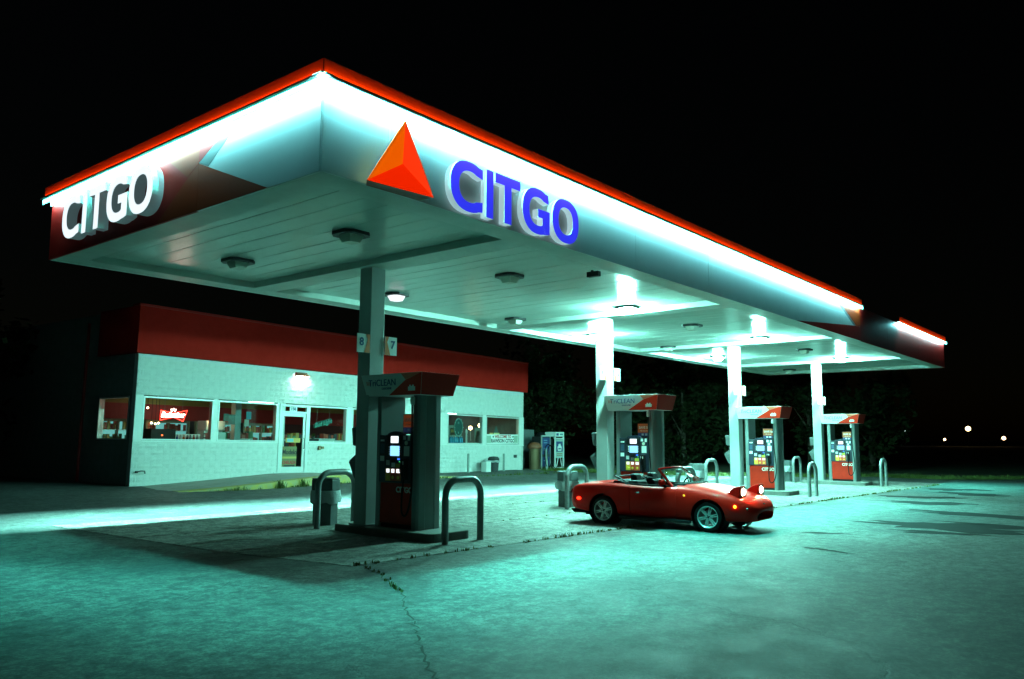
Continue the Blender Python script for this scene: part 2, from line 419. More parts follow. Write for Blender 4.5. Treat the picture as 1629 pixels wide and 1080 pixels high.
# ceiling pans, one object each, four shared shapes per bay width
edges = [X0+.462]+[v for x in CX for v in (x-.272, x+.272)]+[X1-.462]
pan_len = Y1-Y0-.93
def pan_mesh(wd, seed):
    r_ = random.Random(seed); b = MB(); n = 14; prof = [(0,.006),(.012,0),(.5,.0),(.988,0),(1,.006)]
    ph = [r_.uniform(0,6.28) for _ in range(3)]
    for i in range(n+1):
        y = pan_len*i/n; s = .004*math.sin(y*1.9+ph[0])+.003*math.sin(y*4.3+ph[1])
        for k,(t,z) in enumerate(prof): b.v.append((wd*t, y, z + s*(1.5 if k == 2 else .6)))
    m_ = len(prof)
    for i in range(n):
        for k in range(m_-1): b.f.append((i*m_+k, i*m_+k+1, (i+1)*m_+k+1, (i+1)*m_+k))
    return smooth(b.mesh('ceiling_panel', False), 30)
for k in range(0, len(edges), 2):
    a, e = edges[k], edges[k+1]; n = max(1, round((e-a)/.40)); wd = (e-a)/n
    ms = [pan_mesh(wd-.004, k*10+q) for q in range(4)]
    for i in range(n):
        o = link('ceiling_panel', random.choice(ms), ceil_white, canopy)
        o.location = (a+i*wd+.002-X0, .465, ZC-ZB+random.uniform(-.0015,.0015)); o.rotation_euler = (0, random.uniform(-.003,.003), 0)
# fascia panels
seams = [X0, 6.68, 9.75, 12.8, 15.85, 18.9, 21.95, 23.6, 25.3, 26.75, 29.9, 31.2, 34.3, 36.6, X1]
for i,(a,e) in enumerate(zip(seams, seams[1:])):
    red = a > 26.7
    cpart('fascia_panel', MB().box(a+.003,e-.003,Y0-.02,Y0+.02,ZB,ZT), fascia_dred if red else panel_white, bev=.003)
ls = [Y0+.022, 10.32, 12.9, Y1]
for a,e in zip(ls, ls[1:]):
    cpart('fascia_panel', MB().box(X0-.02,X0+.02,a+.003,e-.003,ZB,ZT), panel_white if a < 10 else fascia_red, bev=.003)
cpart('fascia_panel', MB().box(X1-.02,X1+.02,Y0+.025,Y1,ZB,ZT), fascia_dred)
cpart('fascia_panel', MB().box(X0+.03,X1-.03,Y1-.02,Y1+.02,ZB,ZT), panel_white)
cpart('corner_cap', MB().box(X0-.165,X0-.021,Y0-.165,Y0-.021,ZT-.0,ZT+.018), panel_white)
cpart('corner_trim', MB().box(X0-.026,X0+.0,Y0-.026,Y0+.0,ZB-.01,ZT), panel_white)
# flat printed facets on the fascia (thin vinyl)
def vinyl_l(name, pts, mt, t=.023): cpart(name, MB().prism(pts, lambda a,b,c:(X0-c,a,b), .0205, t), mt)
def vinyl_f(name, pts, mt, t=.023): cpart(name, MB().prism(pts, lambda a,b,c:(a,Y0-c,b), .0205, t), mt)
vinyl_l('red_facet', [(11.5,5.94),(10.61,5.38),(10.32,5.53),(10.32,5.94)], fascia_brn, .0235)
vinyl_l('red_facet', [(10.318,5.94),(10.318,5.53),(9.45,5.94)], fascia_red)
vinyl_l('grey_facet', [(9.447,5.94),(10.318,5.527),(10.06,5.43),(9.25,5.94)], fascia_grey)
vinyl_l('orange_facet', [(10.318,5.52),(8.62,ZB+.003),(10.318,ZB+.003)], fascia_brn)
vinyl_l('orange_facet', [(10.322,5.52),(10.322,ZB+.003),(11.45,ZB+.003),(10.61,5.36)], fascia_brn)
vinyl_f('red_facet', [(21.0,ZB+.003),(26.74,ZB+.003),(26.74,5.28),(26.3,5.28)], fascia_red)
vinyl_f('orange_facet', [(24.4,5.94),(26.3,5.285),(26.74,5.285),(26.74,5.94)], fascia_brn)
vinyl_f('grey_facet', [(24.1,5.94),(24.38,5.94),(26.27,5.285),(26.0,5.285)], fascia_grey)

# columns with number plates
plates = [('8','7'),('6','5'),('4','3'),('2','1')]
CW = .165
ords = ['nearest', 'second', 'third', 'farthest']
clabels = ['dark column with plates 8 and 7, nearest the store windows','white canopy column with plates 6 and 5 behind the red car',
           'white canopy column with plates 4 and 3','farthest white canopy column with plates 2 and 1']
for i, x in enumerate(CX):
    zb = gz(x, CY)+.15
    t = thing('canopy_column', clabels[i], 'column', (x, CY, zb), 0, 'columns carrying the canopy')
    part('shaft', MB().box(-CW,CW,-CW,CW,.012,ZB-zb+.004), column_paint, t, bev=.006)
    part('base_plate', MB().box(-CW-.06,CW+.06,-CW-.06,CW+.06,0,.02), steel, t)
    for s, d in ((-1, plates[i][0]), (1, plates[i][1])):
        xa, xb = (s*(CW+.02), s*(CW+.31)); z0, z1 = 3.08, 3.42
        pl = part('number_plate', MB().box(min(xa,xb),max(xa,xb),-CW-.012,-CW,z0,z1), plate_white, t)
        part('plate_wedge', MB().prism([(xa,z0),(xa+s*.13,z0),(xa+s*.05,z0+.24),(xa+s*.09,z1),(xa,z1)], lambda a,b,c:(a,c,b), -CW-.0155, -CW-.0125), ink_orange, pl)
        o = lettering('digit', d, .20, ink_blue, pl, (s*(CW+.21), -CW-.0135, 3.27), 'ny', bold=.006)
        part('bracket', MB().box(min(s*CW,xa)-.001,max(s*CW,xa)+.001,-CW-.008,-CW+.02,3.2,3.3), steel, t)
    # towel and squeegee unit on the side away from the road
    d = part('towel_box', MB().frustum((-.11,.11,CW+.002,CW+.16),(-.11,.11,CW+.002,CW+.20),1.40,1.74), bin_grey, t, bev=.03)
    part('wash_bucket', MB().frustum((-.10,.10,CW+.002,CW+.10),(-.13,.13,CW+.002,CW+.24),.80,1.12).frustum((-.13,.13,CW+.002,CW+.24),(-.10,.10,CW+.002,CW+.09),1.12,1.24), bin_grey, t, bev=.02)
    part('squeegee', MB().tube([(0,CW+.06,1.2),(.02,CW+.13,1.42)], .012, 8), black, t)

# lamps hung from the ceiling
lens_on = glow('lamp_lens_lit', LAMPC, LAMP)
lens_dim = glow('lamp_lens_dim', (.9,.95,1), 1.2)
lens_off = mat('lamp_lens_off', (.62,.64,.55), .25)
def ceiling_lamp(x, y, label, lens):
    t = thing('ceiling_lamp', label, 'lamp', (x, y, ZC-.002), 0, 'lamps under the canopy ceiling')
    hs = MB(); o8 = [(p*.86,q*.86) for p,q in ((.30,.18),(.18,.30),(-.18,.30),(-.30,.18),(-.30,-.18),(-.18,-.30),(.18,-.30),(.30,-.18))]
    i8 = [(a*.66,b*.66) for a,b in o8]
    hs.ring(o8, i8, lambda a,b,c:(a,b,c), -.055, 0); part('housing', hs, bin_dark, t)
    ln = MB(); ln.frustum((-.10,.10,-.10,.10),(-.16,.16,-.16,.16),-.165,-.02)
    part('lens', ln, lens, t); return t
lit = lambda x: x
LL = [(8.06,9.95,0,'unlit lamp nearest the corner of the canopy by the triangle emblem'),
      (8.07,13.2,0,'unlit lamp above the short red end of the canopy'),
      (12.22,10.1,0,'unlit lamp just beyond the first beam on the road side'),
      (12.29,13.5,2,'faintly glowing lamp beside the first dark column'),
      (17.05,10.3,1,'bright lamp nearest the road above the red car'),
      (16.9,13.75,0,'unlit lamp on the store side short of the second beam'),
      (20.95,10.5,0,'unlit lamp past the second beam on the road side'),
      (21.08,13.9,1,'bright lamp behind the column marked 6 on the store side'),
      (24.85,10.1,1,'bright lamp in front of the column marked 3'),
      (25.5,13.7,0,'unlit lamp behind the third beam on the store side'),
      (29.7,13.8,1,'bright lamp behind the column marked 4'),
      (33.2,10.15,1,'bright lamp in front of the farthest column'),
      (29.2,10.2,0,'unlit lamp between the two farthest columns on the road side'),
      (37.4,13.8,0,'unlit lamp in the last bay of the canopy')]
for x, y, st, lb in LL: ceiling_lamp(x, y, lb, (lens_off, lens_on, lens_dim)[st])
t = thing('security_camera', 'small dark security camera under the canopy edge near the blue letters', 'camera', (12.35,8.2,ZB+.003))
part('housing', MB().box(-.05,.05,-.16,.10,-.13,-.03), black, t, bev=.01); part('mount', MB().box(-.02,.02,-.02,.02,-.035,0), black, t)

# light bars along the top edge, plus an added red glow tube and lip
bar_em = glow('light_bar_diffuser', BARC, BAR)
red_em = glow('added_red_tube', (1.0,.10,.007), 48)
lip_m = mat('added_bar_lip', (.60,.22,.06), .9, spec=.02)
bar_m = mat('bar_housing', (.70,.72,.72), .4)
def light_bar(label, p0, p1, nrm, red=True, throw=1.0, tcol=THROWC, sprd=60):
    p0, p1 = Vector(p0), Vector(p1); d = (p1-p0); L = d.length; d.normalize(); nrm = Vector(nrm)
    t = thing('light_bar', label, 'light bar', (p0.x, p0.y, ZT+p0.z), 0, 'light bars along the canopy top')
    off = .15
    mp = lambda a,b,c: tuple(d*c + nrm*a + Vector((0,0,b)))
    part('housing', MB().prism([(-.02,.012),(-.02,.022),(off,.022),(off+.006,-.012),(off,-.012),(off-.006,.012)], mp, 0, L), bar_m, t)
    part('added_baffle', MB().prism([(.108,-.10),(.112,-.10),(.112,.0118),(.108,.0118)], mp, .062 if red else 0, L), bar_m, t)  # blade added to keep the throw lamps off the lower fascia
    n = max(1, int(L/1.5)); df = MB()
    for i in range(n):
        a, e = L*i/n+.004, L*(i+1)/n-.004
        df.quad(mp(.1065,-.055,a), mp(.1065,-.055,e), mp(.1065,-.025,e), mp(.1065,-.025,a))
        al = bpy.data.lights.new('throw_lamp', 'AREA'); al.shape = 'RECTANGLE'; al.size = e-a; al.size_y = .004
        al.color = tcol; al.energy = THROW*throw*(e-a); al.spread = R(sprd)
        lo = bpy.data.objects.new('throw_lamp', al); COL.objects.link(lo); lo.parent = t
        z_ = -(Vector((0,0,-1))+nrm*.14).normalized(); y_ = z_.cross(d)
        M_ = Matrix((d, y_, z_)).transposed().to_4x4(); M_.translation = Vector(mp(.119,.006,(a+e)/2)); lo.matrix_local = M_
    part('diffuser', df, bar_em, t)
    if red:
        part('added_lip', MB().prism([(off-.075,.023),(off-.075,.225),(off-.065,.225),(off-.065,.023)], mp, .10, L), lip_m, t)  # added board that catches the tube's glow as a fading red band
        part('added_dark_strip', MB().prism([(off-.064,.0225),(off-.064,.0245),(off-.001,.0245),(off-.001,.0225)], mp, .10, L), black, t)  # black strip added to stop red bounce from the housing top
        part('added_red_tube', MB().tube([mp(off-.052,.030,.10), mp(off-.052,.030,L)], .010, 6), red_em, t)  # added tube imitating red halation above the bright edge
    return t
light_bar('long white light bar with an added red tube above the blue letters', (X0-.19,Y0-.02,0), (26.72,Y0-.02,0), (0,-1,0))
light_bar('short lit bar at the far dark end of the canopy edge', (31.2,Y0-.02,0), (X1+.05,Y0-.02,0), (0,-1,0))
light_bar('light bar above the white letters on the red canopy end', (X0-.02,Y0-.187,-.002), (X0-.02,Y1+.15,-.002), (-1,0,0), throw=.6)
light_bar('light bar on the canopy edge facing the store', (X0,Y1+.02,0), (X1,Y1+.02,0), (0,1,0), red=False, throw=2.2, tcol=(.30,1,.88), sprd=40)

# raised channel letters
def arc(cx, cz, rx, rz, a0, a1, n, e=2.3):
    P = []
    for k in range(n+1):
        a = R(a0+(a1-a0)*k/n); c, s = math.cos(a), math.sin(a)
        P.append((cx+rx*math.copysign(abs(c)**(2/e), c), cz+rz*math.copysign(abs(s)**(2/e), s)))
    return P
def letter_shapes(h):
    """unit letters in (s,z), each list of builder calls; widths relative to height h=1"""
    def C(mb, mp, x, w, t0, t1):
        o = arc(x+w*.56, .5, w*.56, .5, 52, 308, 30); i = arc(x+w*.58, .5, w*.33, .31, 48, 312, 30)
        o[0] = (x+w*.98, .93); i[0] = (x+w*.98, .73); o[-1] = (x+w*.98, .07); i[-1] = (x+w*.98, .27)
        mb.ring(o, i, mp, t0, t1, closed=False)
    def I(mb, mp, x, w, t0, t1): mb.prism([(x,.01),(x+w,.01),(x+w,.99),(x,.99)], mp, t0, t1)
    def T(mb, mp, x, w, t0, t1):
        a, b_ = x+w*.5-.11, x+w*.5+.11
        mb.prism([(a,.01),(b_,.01),(b_,.79),(x+w,.79),(x+w,.99),(x,.99),(x,.79),(a,.79)], mp, t0, t1)
    def G(mb, mp, x, w, t0, t1):
        o = arc(x+w*.54, .5, w*.54, .5, 50, 300, 30); i = arc(x+w*.56, .5, w*.32, .31, 46, 306, 30)
        o[0] = (x+w*.95, .93); i[0] = (x+w*.95, .73); o[-1] = (x+w*.84, .03); i[-1] = (x+w*.73, .24)
        mb.ring(o, i, mp, t0, t1, closed=False)
        mb.prism([(x+w*.731,.24),(x+w*.841,.032),(x+w,.07),(x+w,.56),(x+w*.56,.56),(x+w*.56,.38),(x+w*.731,.38)], mp, t0, t1)
    def O(mb, mp, x, w, t0, t1):
        o = arc(x+w/2, .5, w/2, .5, 0, 360, 40)[:-1]; i = arc(x+w/2, .5, w*.5-.225, .31, 0, 360, 40)[:-1]
        mb.ring(o, i, mp, t0, t1)
    return dict(C=C, I=I, T=T, G=G, O=O)
LS = letter_shapes(1)
def sign(label, spec, mp, face, side, dep):
    glo = glow('letter_return_lit', (.62,.92,1.0), .45, base=(.70,.72,.72)) if face is blue_face else glow('white_letter_return', (.5,.85,.9), .07, base=(.45,.47,.47))
    t = thing('letter_sign', label, 'sign letters', (0,0,0))
    for ch, x, wd in spec:
        mb = MB(); LS[ch](mb, mp, x, wd, .022, dep); o = part('letter_'+ch.lower(), mb, glo, t)
        me = o.data; me.materials.append(face)
        n_ = Vector(mp(0,0,1))-Vector(mp(0,0,0)); n_.normalize()
        for p in me.polygons:
            if p.normal.dot(n_) > .9: p.material_index = 1
    return t
blue_face = glow('blue_sign_face', (.02,.045,1.0), .75, base=(.42,.012,.60))
white_face = glow('white_sign_face', (.82,.95,1.0), 1.15, base=(.7,.72,.72))
lw = .73
sign('big blue raised letters on the long white canopy edge',
     [('C',0,.93),('I',1.02,.21),('T',1.29,.80),('G',2.17,.94),('O',3.21,1.00)],
     lambda a,b,c: (7.70+a*lw, Y0-c, 4.86+b*lw), blue_face, panel_white, .13)
sign('white glowing raised letters on the short red canopy end',
     [('C',0,.93),('I',1.06,.21),('T',1.36,.80),('G',2.24,.94),('O',3.24,1.00)],
     lambda a,b,c: (X0-c, 14.42-a*.74, 5.0+b*.74), white_face, panel_white, .19)
# triangle emblem: three facets on a deep backing
em = thing('triangle_emblem', 'orange and red faceted triangle emblem beside the blue letters', 'emblem', (6.75, Y0, 4.84))
A, Bp, Cp, Dp = (.03,.93), (-.58,-.02), (.56,.03), (.08,.38)
dep = .20; yf = lambda d: -d
em_o = glow('emblem_orange', (1.0,.13,.0), .8, base=(.75,.12,.01)); em_r = glow('emblem_red', (1.0,.035,.004), 1.1, base=(.75,.05,.01)); em_d = glow('emblem_deep_red', (1.0,.02,.0), .85, base=(.75,.03,.005))
v3 = lambda p, d: (p[0], -d, p[1])
part('left_facet', MB().add([v3(A,dep),v3(Bp,dep),v3(Dp,dep-.09)], [(0,1,2)]), em_o, em)
part('right_facet', MB().add([v3(A,dep),v3(Dp,dep-.09),v3(Cp,dep)], [(0,1,2)]), em_r, em)
part('lower_facet', MB().add([v3(Bp,dep),v3(Cp,dep),v3(Dp,dep-.09)], [(0,1,2)]), em_d, em)
part('backing', MB().add([(p[0],-(dep-.002),p[1]) for p in (A,Cp,Bp)]+[(p[0],-.022,p[1]) for p in ((.03,.80),(.46,.0),(-.44,-.02))], [(0,3,4,1),(1,4,5,2),(2,5,3,0),(3,5,4)]), mat('emblem_side',(.30,.05,.02),.5), em)

# ------------------------------------------------------------------ pump islands, pumps, hoops, bins
PX = [10.02, 17.86, 25.84, 34.02]
near_txt = ['beside the dark column marked 8', 'behind the red car', 'with the column marked 4', 'at the far end of the canopy']
def island(x, label):
    b = MB(); pts = []
    for cx_, cyy, a0 in ((.36,-1.08,-90),(.36,1.2,0),(-.36,1.2,90),(-.36,-1.08,180)):
        for k in range(5):
            a = R(a0+90*k/4); pts.append((cx_+.14*math.cos(a), cyy+.14*math.sin(a)))
    b.prism(pts, lambda a,c,z:(a,c,z), -.04, .15)
    return solo('pump_island', b, concrete, label, 'island', (x, 10.72, gz(x,10.72)), group='raised concrete pump islands', bev=.02)
for i, x in enumerate(PX): island(x, 'raised concrete island under the fuel pump '+near_txt[i])

scr_white = glow('display_white', (.85,.95,1), 1.6); scr_blue = glow('display_blue', (.25,.62,1), 1.6); btn_on = glow('grade_label_lit', (.95,1,1), 1.3)
led_green = glow('led_green', (.05,1,.25), 1.5); led_blue = glow('led_blue', (.05,.2,1), 1.5)
pump = thing('fuel_pump', 'x', 'fuel pump', (PX[0], 10.6, gz(PX[0],10.6)+.15), 0, 'fuel pumps under the canopy')
part('kick_plate', MB().box(-.25,.25,-.40,.40,0,.07), black, pump)
def pillar(s):
    P = [(-.29,.0),(-.29,.10),(-.25,.135),(-.12,.15),(-.10,.135),(.10,.135),(.12,.15),(.25,.135),(.29,.10),(.29,.0)]
    b = MB(); b.prism([(a, s*(.41+c)) for a,c in P], lambda a,c,z:(a,c,z), .0, 2.30)
    return part('pillar', b, pump_silver, pump, bev=.008)
pillar(1); pillar(-1)
part('cabinet', MB().box(-.245,.245,-.408,.408,.07,1.60), bin_dark, pump)
rp = part('red_door', MB().box(-.275,-.247,-.405,.405,.075,.775), pump_red, pump, bev=.006)
lettering('lettering', 'CITGO', .135, ink_white, rp, (-.2775, -.21, .66), 'nx', bold=.005)
rp2 = part('red_door', MB().box(.247,.275,-.405,.405,.075,.775), pump_red, pump, bev=.006)
fr = MB()
arch = [(.415,.785),(.415,1.61)]+[(.22*math.cos(R(a)), 1.60+.075*math.sin(R(a))) for a in range(0,181,18)]+[(-.415,1.61),(-.415,.785)]
fp = part('control_panel', fr.prism(arch, lambda a,b_,c:(c,a,b_), -.315, -.247), navy, pump, bev=.006)
part('control_panel', MB().prism(arch, lambda a,b_,c:(c,a,b_), .247, .315), navy, pump, bev=.006)
yy = lambda px: .415-(px-365)/370*.83
zz = lambda py: .785+(930-py)/385*.83
def item(name, x0, x1, y0, y1, mt, d=.006, base=.315, bev=None):
    return part(name, MB().box(-base-d, -base+.002, yy(x1), yy(x0), zz(y1), zz(y0)), mt, fp, bev=bev)
item('display_surround', 455,625,548,620, black, .012, bev=.01)
item('price_display', 505,590,557,612, scr_white, .004, .327)
item('screen_surround', 470,612,628,722, black, .008)
sb = item('screen', 498,602,636,716, scr_blue, .003, .323)
for q in range(4):
    item('side_button', 478,493,640+q*18,652+q*18, ink_white, .003, .323); item('side_button', 606,611,640+q*18,652+q*18, ink_white, .003, .323)
item('receipt_slot', 382,432,560,600, dark_metal, .012); item('receipt_label', 385,430,585,600, ink_white, .003, .327)
item('panel_text', 380,425,620,695, mat('panel_blue',(.03,.07,.13),.5), .002)
item('sticker', 378,425,718,760, ink_white, .003)
item('side_seam', 441,446,545,925, black, .002); item('side_seam', 628,633,545,925, black, .002)
kp = item('keypad', 452,490,752,792, alu, .008); item('card_reader', 510,556,738,768, black, .02); item('receipt_cover', 514,552,772,806, alu, .006)
item('warning_sticker', 560,612,778,810, mat('sticker_yellow',(.5,.45,.04),.5), .003)
for q,(a,e,c) in enumerate(((447,503,(.75,.42,.04)),(505,560,(.62,.05,.02)),(562,622,(.66,.10,.03)))):
    item('grade_plate', a,e,815,917, mat('grade_%d'%q, c, .45), .008)
    item('grade_label', a+10,e-10,821,852, btn_on, .003, .323, bev=.004)
    part('grade_button', MB().lathe([(.0001,-.010),(.026,-.010),(.03,0)], 14, lambda x,y,z:(z-.323, yy((a+e)/2)+x, zz(890)+y)), mat('button_yellow',(.72,.55,.05),.45), fp)
item('green_led', 598,606,758,766, led_green, .004); item('blue_led', 578,604,735,748, led_blue, .003)
item('payment_sticker', 640,670,553,585, ink_white, .003); item('payment_sticker', 690,716,553,592, ink_white, .003)
part('round_sticker', MB().lathe([(.0001,-.004),(.040,-.004),(.040,.001)], 18, lambda x,y,z:(z-.315, yy(674)+x, zz(611)+y)), mat('sticker_pale',(.72,.74,.60),.5), fp)
item('notice', 650,710,637,716, ink_white, .003)
item('nozzle_boot', 645,700,735,905, black, .03, bev=.012)
item('notice', 640,648,820,900, mat('sticker_green',(.3,.4,.25),.5), .004)
nz = MB(); ny = yy(672)
nz.tube([(-.37,ny,1.13),(-.40,ny,1.18),(-.405,ny,1.10),(-.385,ny,.92),(-.36,ny,.84)], [.016,.028,.03,.022,.02], 10)
nz.tube([(-.43,ny+.001,1.12),(-.45,ny+.001,1.0),(-.40,ny+.001,.90)], .010, 8)
part('nozzle', nz, black, pump, sm=50)
part('nozzle_guard', MB().box(-.42,-.395,ny-.035,ny+.035,1.10,1.16), ink_white, pump, bev=.008)
def spline(P, n=6):
    P = [Vector(p) for p in P]; Q = []
    for i in range(len(P)-1):
        a, b_, c, d = P[max(i-1,0)], P[i], P[i+1], P[min(i+2,len(P)-1)]
        for k in range(n):
            t = k/n; Q.append(.5*((2*b_)+(c-a)*t+(2*a-5*b_+4*c-d)*t*t+(3*b_-a-3*c+d)*t**3))
    return Q+[P[-1]]
hp = spline([(-.33,ny-.155,2.15),(-.35,-.45,1.4),(-.41,-.53,.75),(-.43,-.50,.42),(-.42,-.40,.25),(-.41,-.30,.30),(-.39,ny,.55),(-.36,ny,.85)])
part('hose', MB().tube(hp, .016, 8), rubber, pump, sm=60)
part('hose_swivel', MB().lathe([(.03,0),(.045,.02),(.045,.12),(.03,.14)], 12, lambda x,y,z:(-.325+x, ny-.155+y, 2.13+z), cap=True), alu, pump, sm=50)
part('hose', MB().tube([(.37,.33,.9),(.42,.36,.5),(.40,.42,.35),(.36,.47,.6),(.33,.48,1.4),(.32,.48,2.2)], .015, 8), rubber, pump, sm=60)
st = part('promo_screen', MB().box(-.16,-.10,-.40,-.02,1.64,1.98), black, pump, bev=.006)
part('promo_face', MB().box(-.164,-.1605,-.385,-.035,1.745,1.965), glow('promo_orange', (.8,.16,.04), .10, base=(.45,.10,.03)), st)
part('promo_band', MB().box(-.164,-.1605,-.385,-.035,1.655,1.742), glow('promo_blue', (.05,.09,.25), .12, base=(.03,.05,.14)), st)
lettering('lettering', 'SAVE 5¢', .085, ink_white, st, (-.166,-.21,1.87), 'nx', bold=.002)
lettering('lettering', 'PER GALLON', .034, ink_white, st, (-.166,-.21,1.79), 'nx')
for yq in (-.17,-.27): part('card_mark', MB().box(-.1665,-.1645,yq-.03,yq+.03,1.675,1.722), ink_white, st)
part('rear_window', MB().box(.08,.11,-.40,.40,1.62,1.66), dark_metal, pump)
# topper: flared box with printed facets
tp = MB(); tp.frustum((-.40,.40,-.70,.70),(-.47,.47,-.79,.79),2.30,2.68)
topper = part('topper', tp, plate_white, pump, bev=.004)
def tface(y, z, d=.0):  # point on the front face, pushed out by d
    k = (z-2.30)/.38; return (-.40-.07*k-d, y*(.70+.09*k)/.745, z)
def facet(name, pts, mt, d):
    b = MB(); n = len(pts); b.add([tface(*p, d) for p in pts]+[tface(*p, .0012) for p in pts], [tuple(range(n))]+[(i,(i+1)%n,n+(i+1)%n,n+i) for i in range(n)])
    part(name, b, mt, topper)
facet('red_print', [(.10,2.305),(-.743,2.305),(-.743,2.675),(-.36,2.56)], topper_orange, .004)
facet('salmon_print', [(-.25,2.675),(-.742,2.675),(-.361,2.565)], topper_salmon, .004)
for s in (-1,1):
    b = MB(); P = [(-.398,2.302,.70),(.398,2.302,.70),(.468,2.678,.79),(-.468,2.678,.79)]
    b.add([(x, s*(y+.004), z) for x,z,y in P]+[(x, s*(y+.0005), z) for x,z,y in P], [(0,1,2,3),(0,1,5,4),(1,2,6,5),(2,3,7,6),(3,0,4,7)])
    part('end_print', b, topper_dark, topper)
tl = R(0)-math.atan2(.07,.38)
def tlet(s, size, mt, y, z, **k):
    p = tface(y, z, .006); return lettering('lettering', s, size, mt, topper, p, 'nx', tilt=-math.atan2(.07,.38), **k)
tlet('TriCLEAN', .165, ink_blue, .24, 2.525, shear=.12)
tlet('GASOLINE', .055, ink_blue, .14, 2.425, shear=.1)
for q in range(3):
    yq = .655-.035*q; p = [(yq,2.49),(yq-.012,2.49),(yq-.032,2.525),(yq-.012,2.56),(yq,2.56),(yq-.018,2.525)]
    facet('arrow_mark', p, ink_orange, .004)
facet('station_mark', [(-.42,2.37),(-.60,2.37),(-.60,2.44),(-.565,2.44),(-.565,2.47),(-.53,2.47),(-.53,2.45),(-.49,2.45),(-.49,2.47),(-.455,2.47),(-.455,2.44),(-.42,2.44)], ink_white, .0062)
pump['label'] = 'dark unlit fuel pump beside the nearest column, its screens glowing'
plb = [None, 'bright fuel pump standing right behind the red car', 'fuel pump with the column marked 4, third along the row', 'smallest looking fuel pump at the far end of the row']
for i in (1,2,3): dup(pump, (PX[i], 10.45, gz(PX[i],10.45)+.15), plb[i])

def hoop(x, y, label, wd=.86):
    b = MB(); P = [(-wd/2,0,-.05),(-wd/2,0,.2)]
    r = .27
    P += [(-wd/2,0,.5)]
    P += [(-wd/2+r-r*math.cos(R(a)),0,.76+r*math.sin(R(a))) for a in range(0,91,10)]
    P += [(wd/2-r+r*math.sin(R(a)),0,.76+r*math.cos(R(a))) for a in range(0,91,10)]
    P += [(wd/2,0,.5),(wd/2,0,.2),(wd/2,0,-.05)]
    b.tube(P, .057, 16)
    return solo('hoop_bollard', b, steel, label, 'bollard', (x, y, gz(x,y)), 0, 'steel hoop bollards at the island ends', sm=50)
hoop(PX[0], 9.25, 'dark steel hoop bollard in front of the nearest pump'); hoop(9.88, 12.4, 'dark steel hoop bollard in front of the black bin by the nearest column')
hoop(PX[1], 9.2, 'steel hoop bollard hidden behind the red car'); hoop(16.75, 11.62, 'pale steel hoop bollard behind the rear of the red car')
hoop(25.63, 8.85, 'pale steel hoop bollard in front of the pump marked 4', .62); hoop(PX[2]+.0, 12.35, 'pale steel hoop bollard behind the car windscreen')
hoop(33.96, 8.95, 'rightmost pale steel hoop bollard, at the end of the row', .70); hoop(PX[3]-.1, 12.35, 'pale steel hoop bollard by the bin of the farthest column')

def octo(r, cx=0, cy_=0): return [(cx+r*math.cos(R(22.5+45*k)), cy_+r*math.sin(R(22.5+45*k))) for k in range(8)]
b0 = None
BL = ['black litter bin with a white bag beside the nearest column', 'grey litter bin with white bag behind the rear of the red car', 'grey litter bin beyond the car windscreen', 'grey litter bin beside the farthest column']
for i, x in enumerate(PX):
    loc = (x-.02, 12.88, gz(x,12.88)) if i != 1 else (16.95, 12.05, gz(17,12.05))
    if b0 is None:
        t = b0 = thing('litter_bin', BL[0], 'bin', loc, R(10), 'litter bins by the canopy columns')
        b = MB(); b.prism(octo(.25), lambda a,c,z:(a,c,z), 0, .62); part('body', b, bin_grey, t)
        b = MB(); b.prism(octo(.285), lambda a,c,z:(a,c,z), .66, .86); b.ring(octo(.275), octo(.2), lambda a,c,z:(a,c,z), .862, .89); part('lid', b, bin_grey, t, bev=.01)
        b = MB(); rr = random.Random(4)
        n = 24; prof = [(.262,.66),(.275,.60),(.285,.50),(.262,.42)]
        for r_, z in prof:
            for k in range(n):
                a = 2*math.pi*k/n; q = r_+rr.uniform(0,.03)+(.09 if 1 < k < 5 and z < .62 else 0)*(1 if z > .45 else .6); b.v.append((q*math.cos(a), q*math.sin(a), z+rr.uniform(-.02,.02)*(z < .65)))
        for j in range(3):
            for k in range(n): b.f.append((j*n+k, j*n+(k+1)%n, (j+1)*n+(k+1)%n, (j+1)*n+k))
        part('bag', b, bag, t, sm=60)
    else: dup(b0, loc, BL[i], rot=R(10+25*i))

# ------------------------------------------------------------------ the store (own frame: u along the front, v inwards, w up)
BO = Vector((11.41, 23.9, .21)); TH = R(3.0)
BM_ = Matrix.Translation(BO) @ Euler((0, .012, TH)).to_matrix().to_4x4()
def W(u, v, w_): return BM_ @ Vector((u, v, w_))
BW, BH, BD = 19.93, 5.36, 13.0
store = thing('store', 'low white block store with a red band above its lit windows', 'building', BO)
store.rotation_euler = (0, .012, TH)
def sp(name, mb, mt, par=None, **k): return part(name, mb, mt, par or store, **k)
G0, G1 = 1.38, 2.70    # window band
fwall = sp('front_wall', MB().box(0,BW,.02,.20,-.5,G0-.05).box(0,BW,.02,.20,G1+.03,3.97)
   .box(0,.25,.02,.2,G0-.05,G1+.03).box(11.2,14.2,.02,.2,G0-.05,G1+.03).box(19.56,BW,.02,.2,G0-.05,G1+.03), mortar)
# the doorway is cut by stacking around it
fwall.data.clear_geometry()
mb = MB().box(0,5.5,.02,.20,-.5,G0-.05).box(6.5,BW,.02,.20,-.5,G0-.05).box(0,BW,.02,.20,G1+.03,3.97)
for a,e in ((0,.25),(2.62,2.80),(5.13,5.5),(11.2,14.2),(16.68,16.93),(19.56,BW),(8.36,8.62)): mb.box(a,e,.02,.2,G0-.049,G1+.029)
tmp = mb.mesh('front_wall'); fwall.data = tmp; tmp.materials.append(mortar)
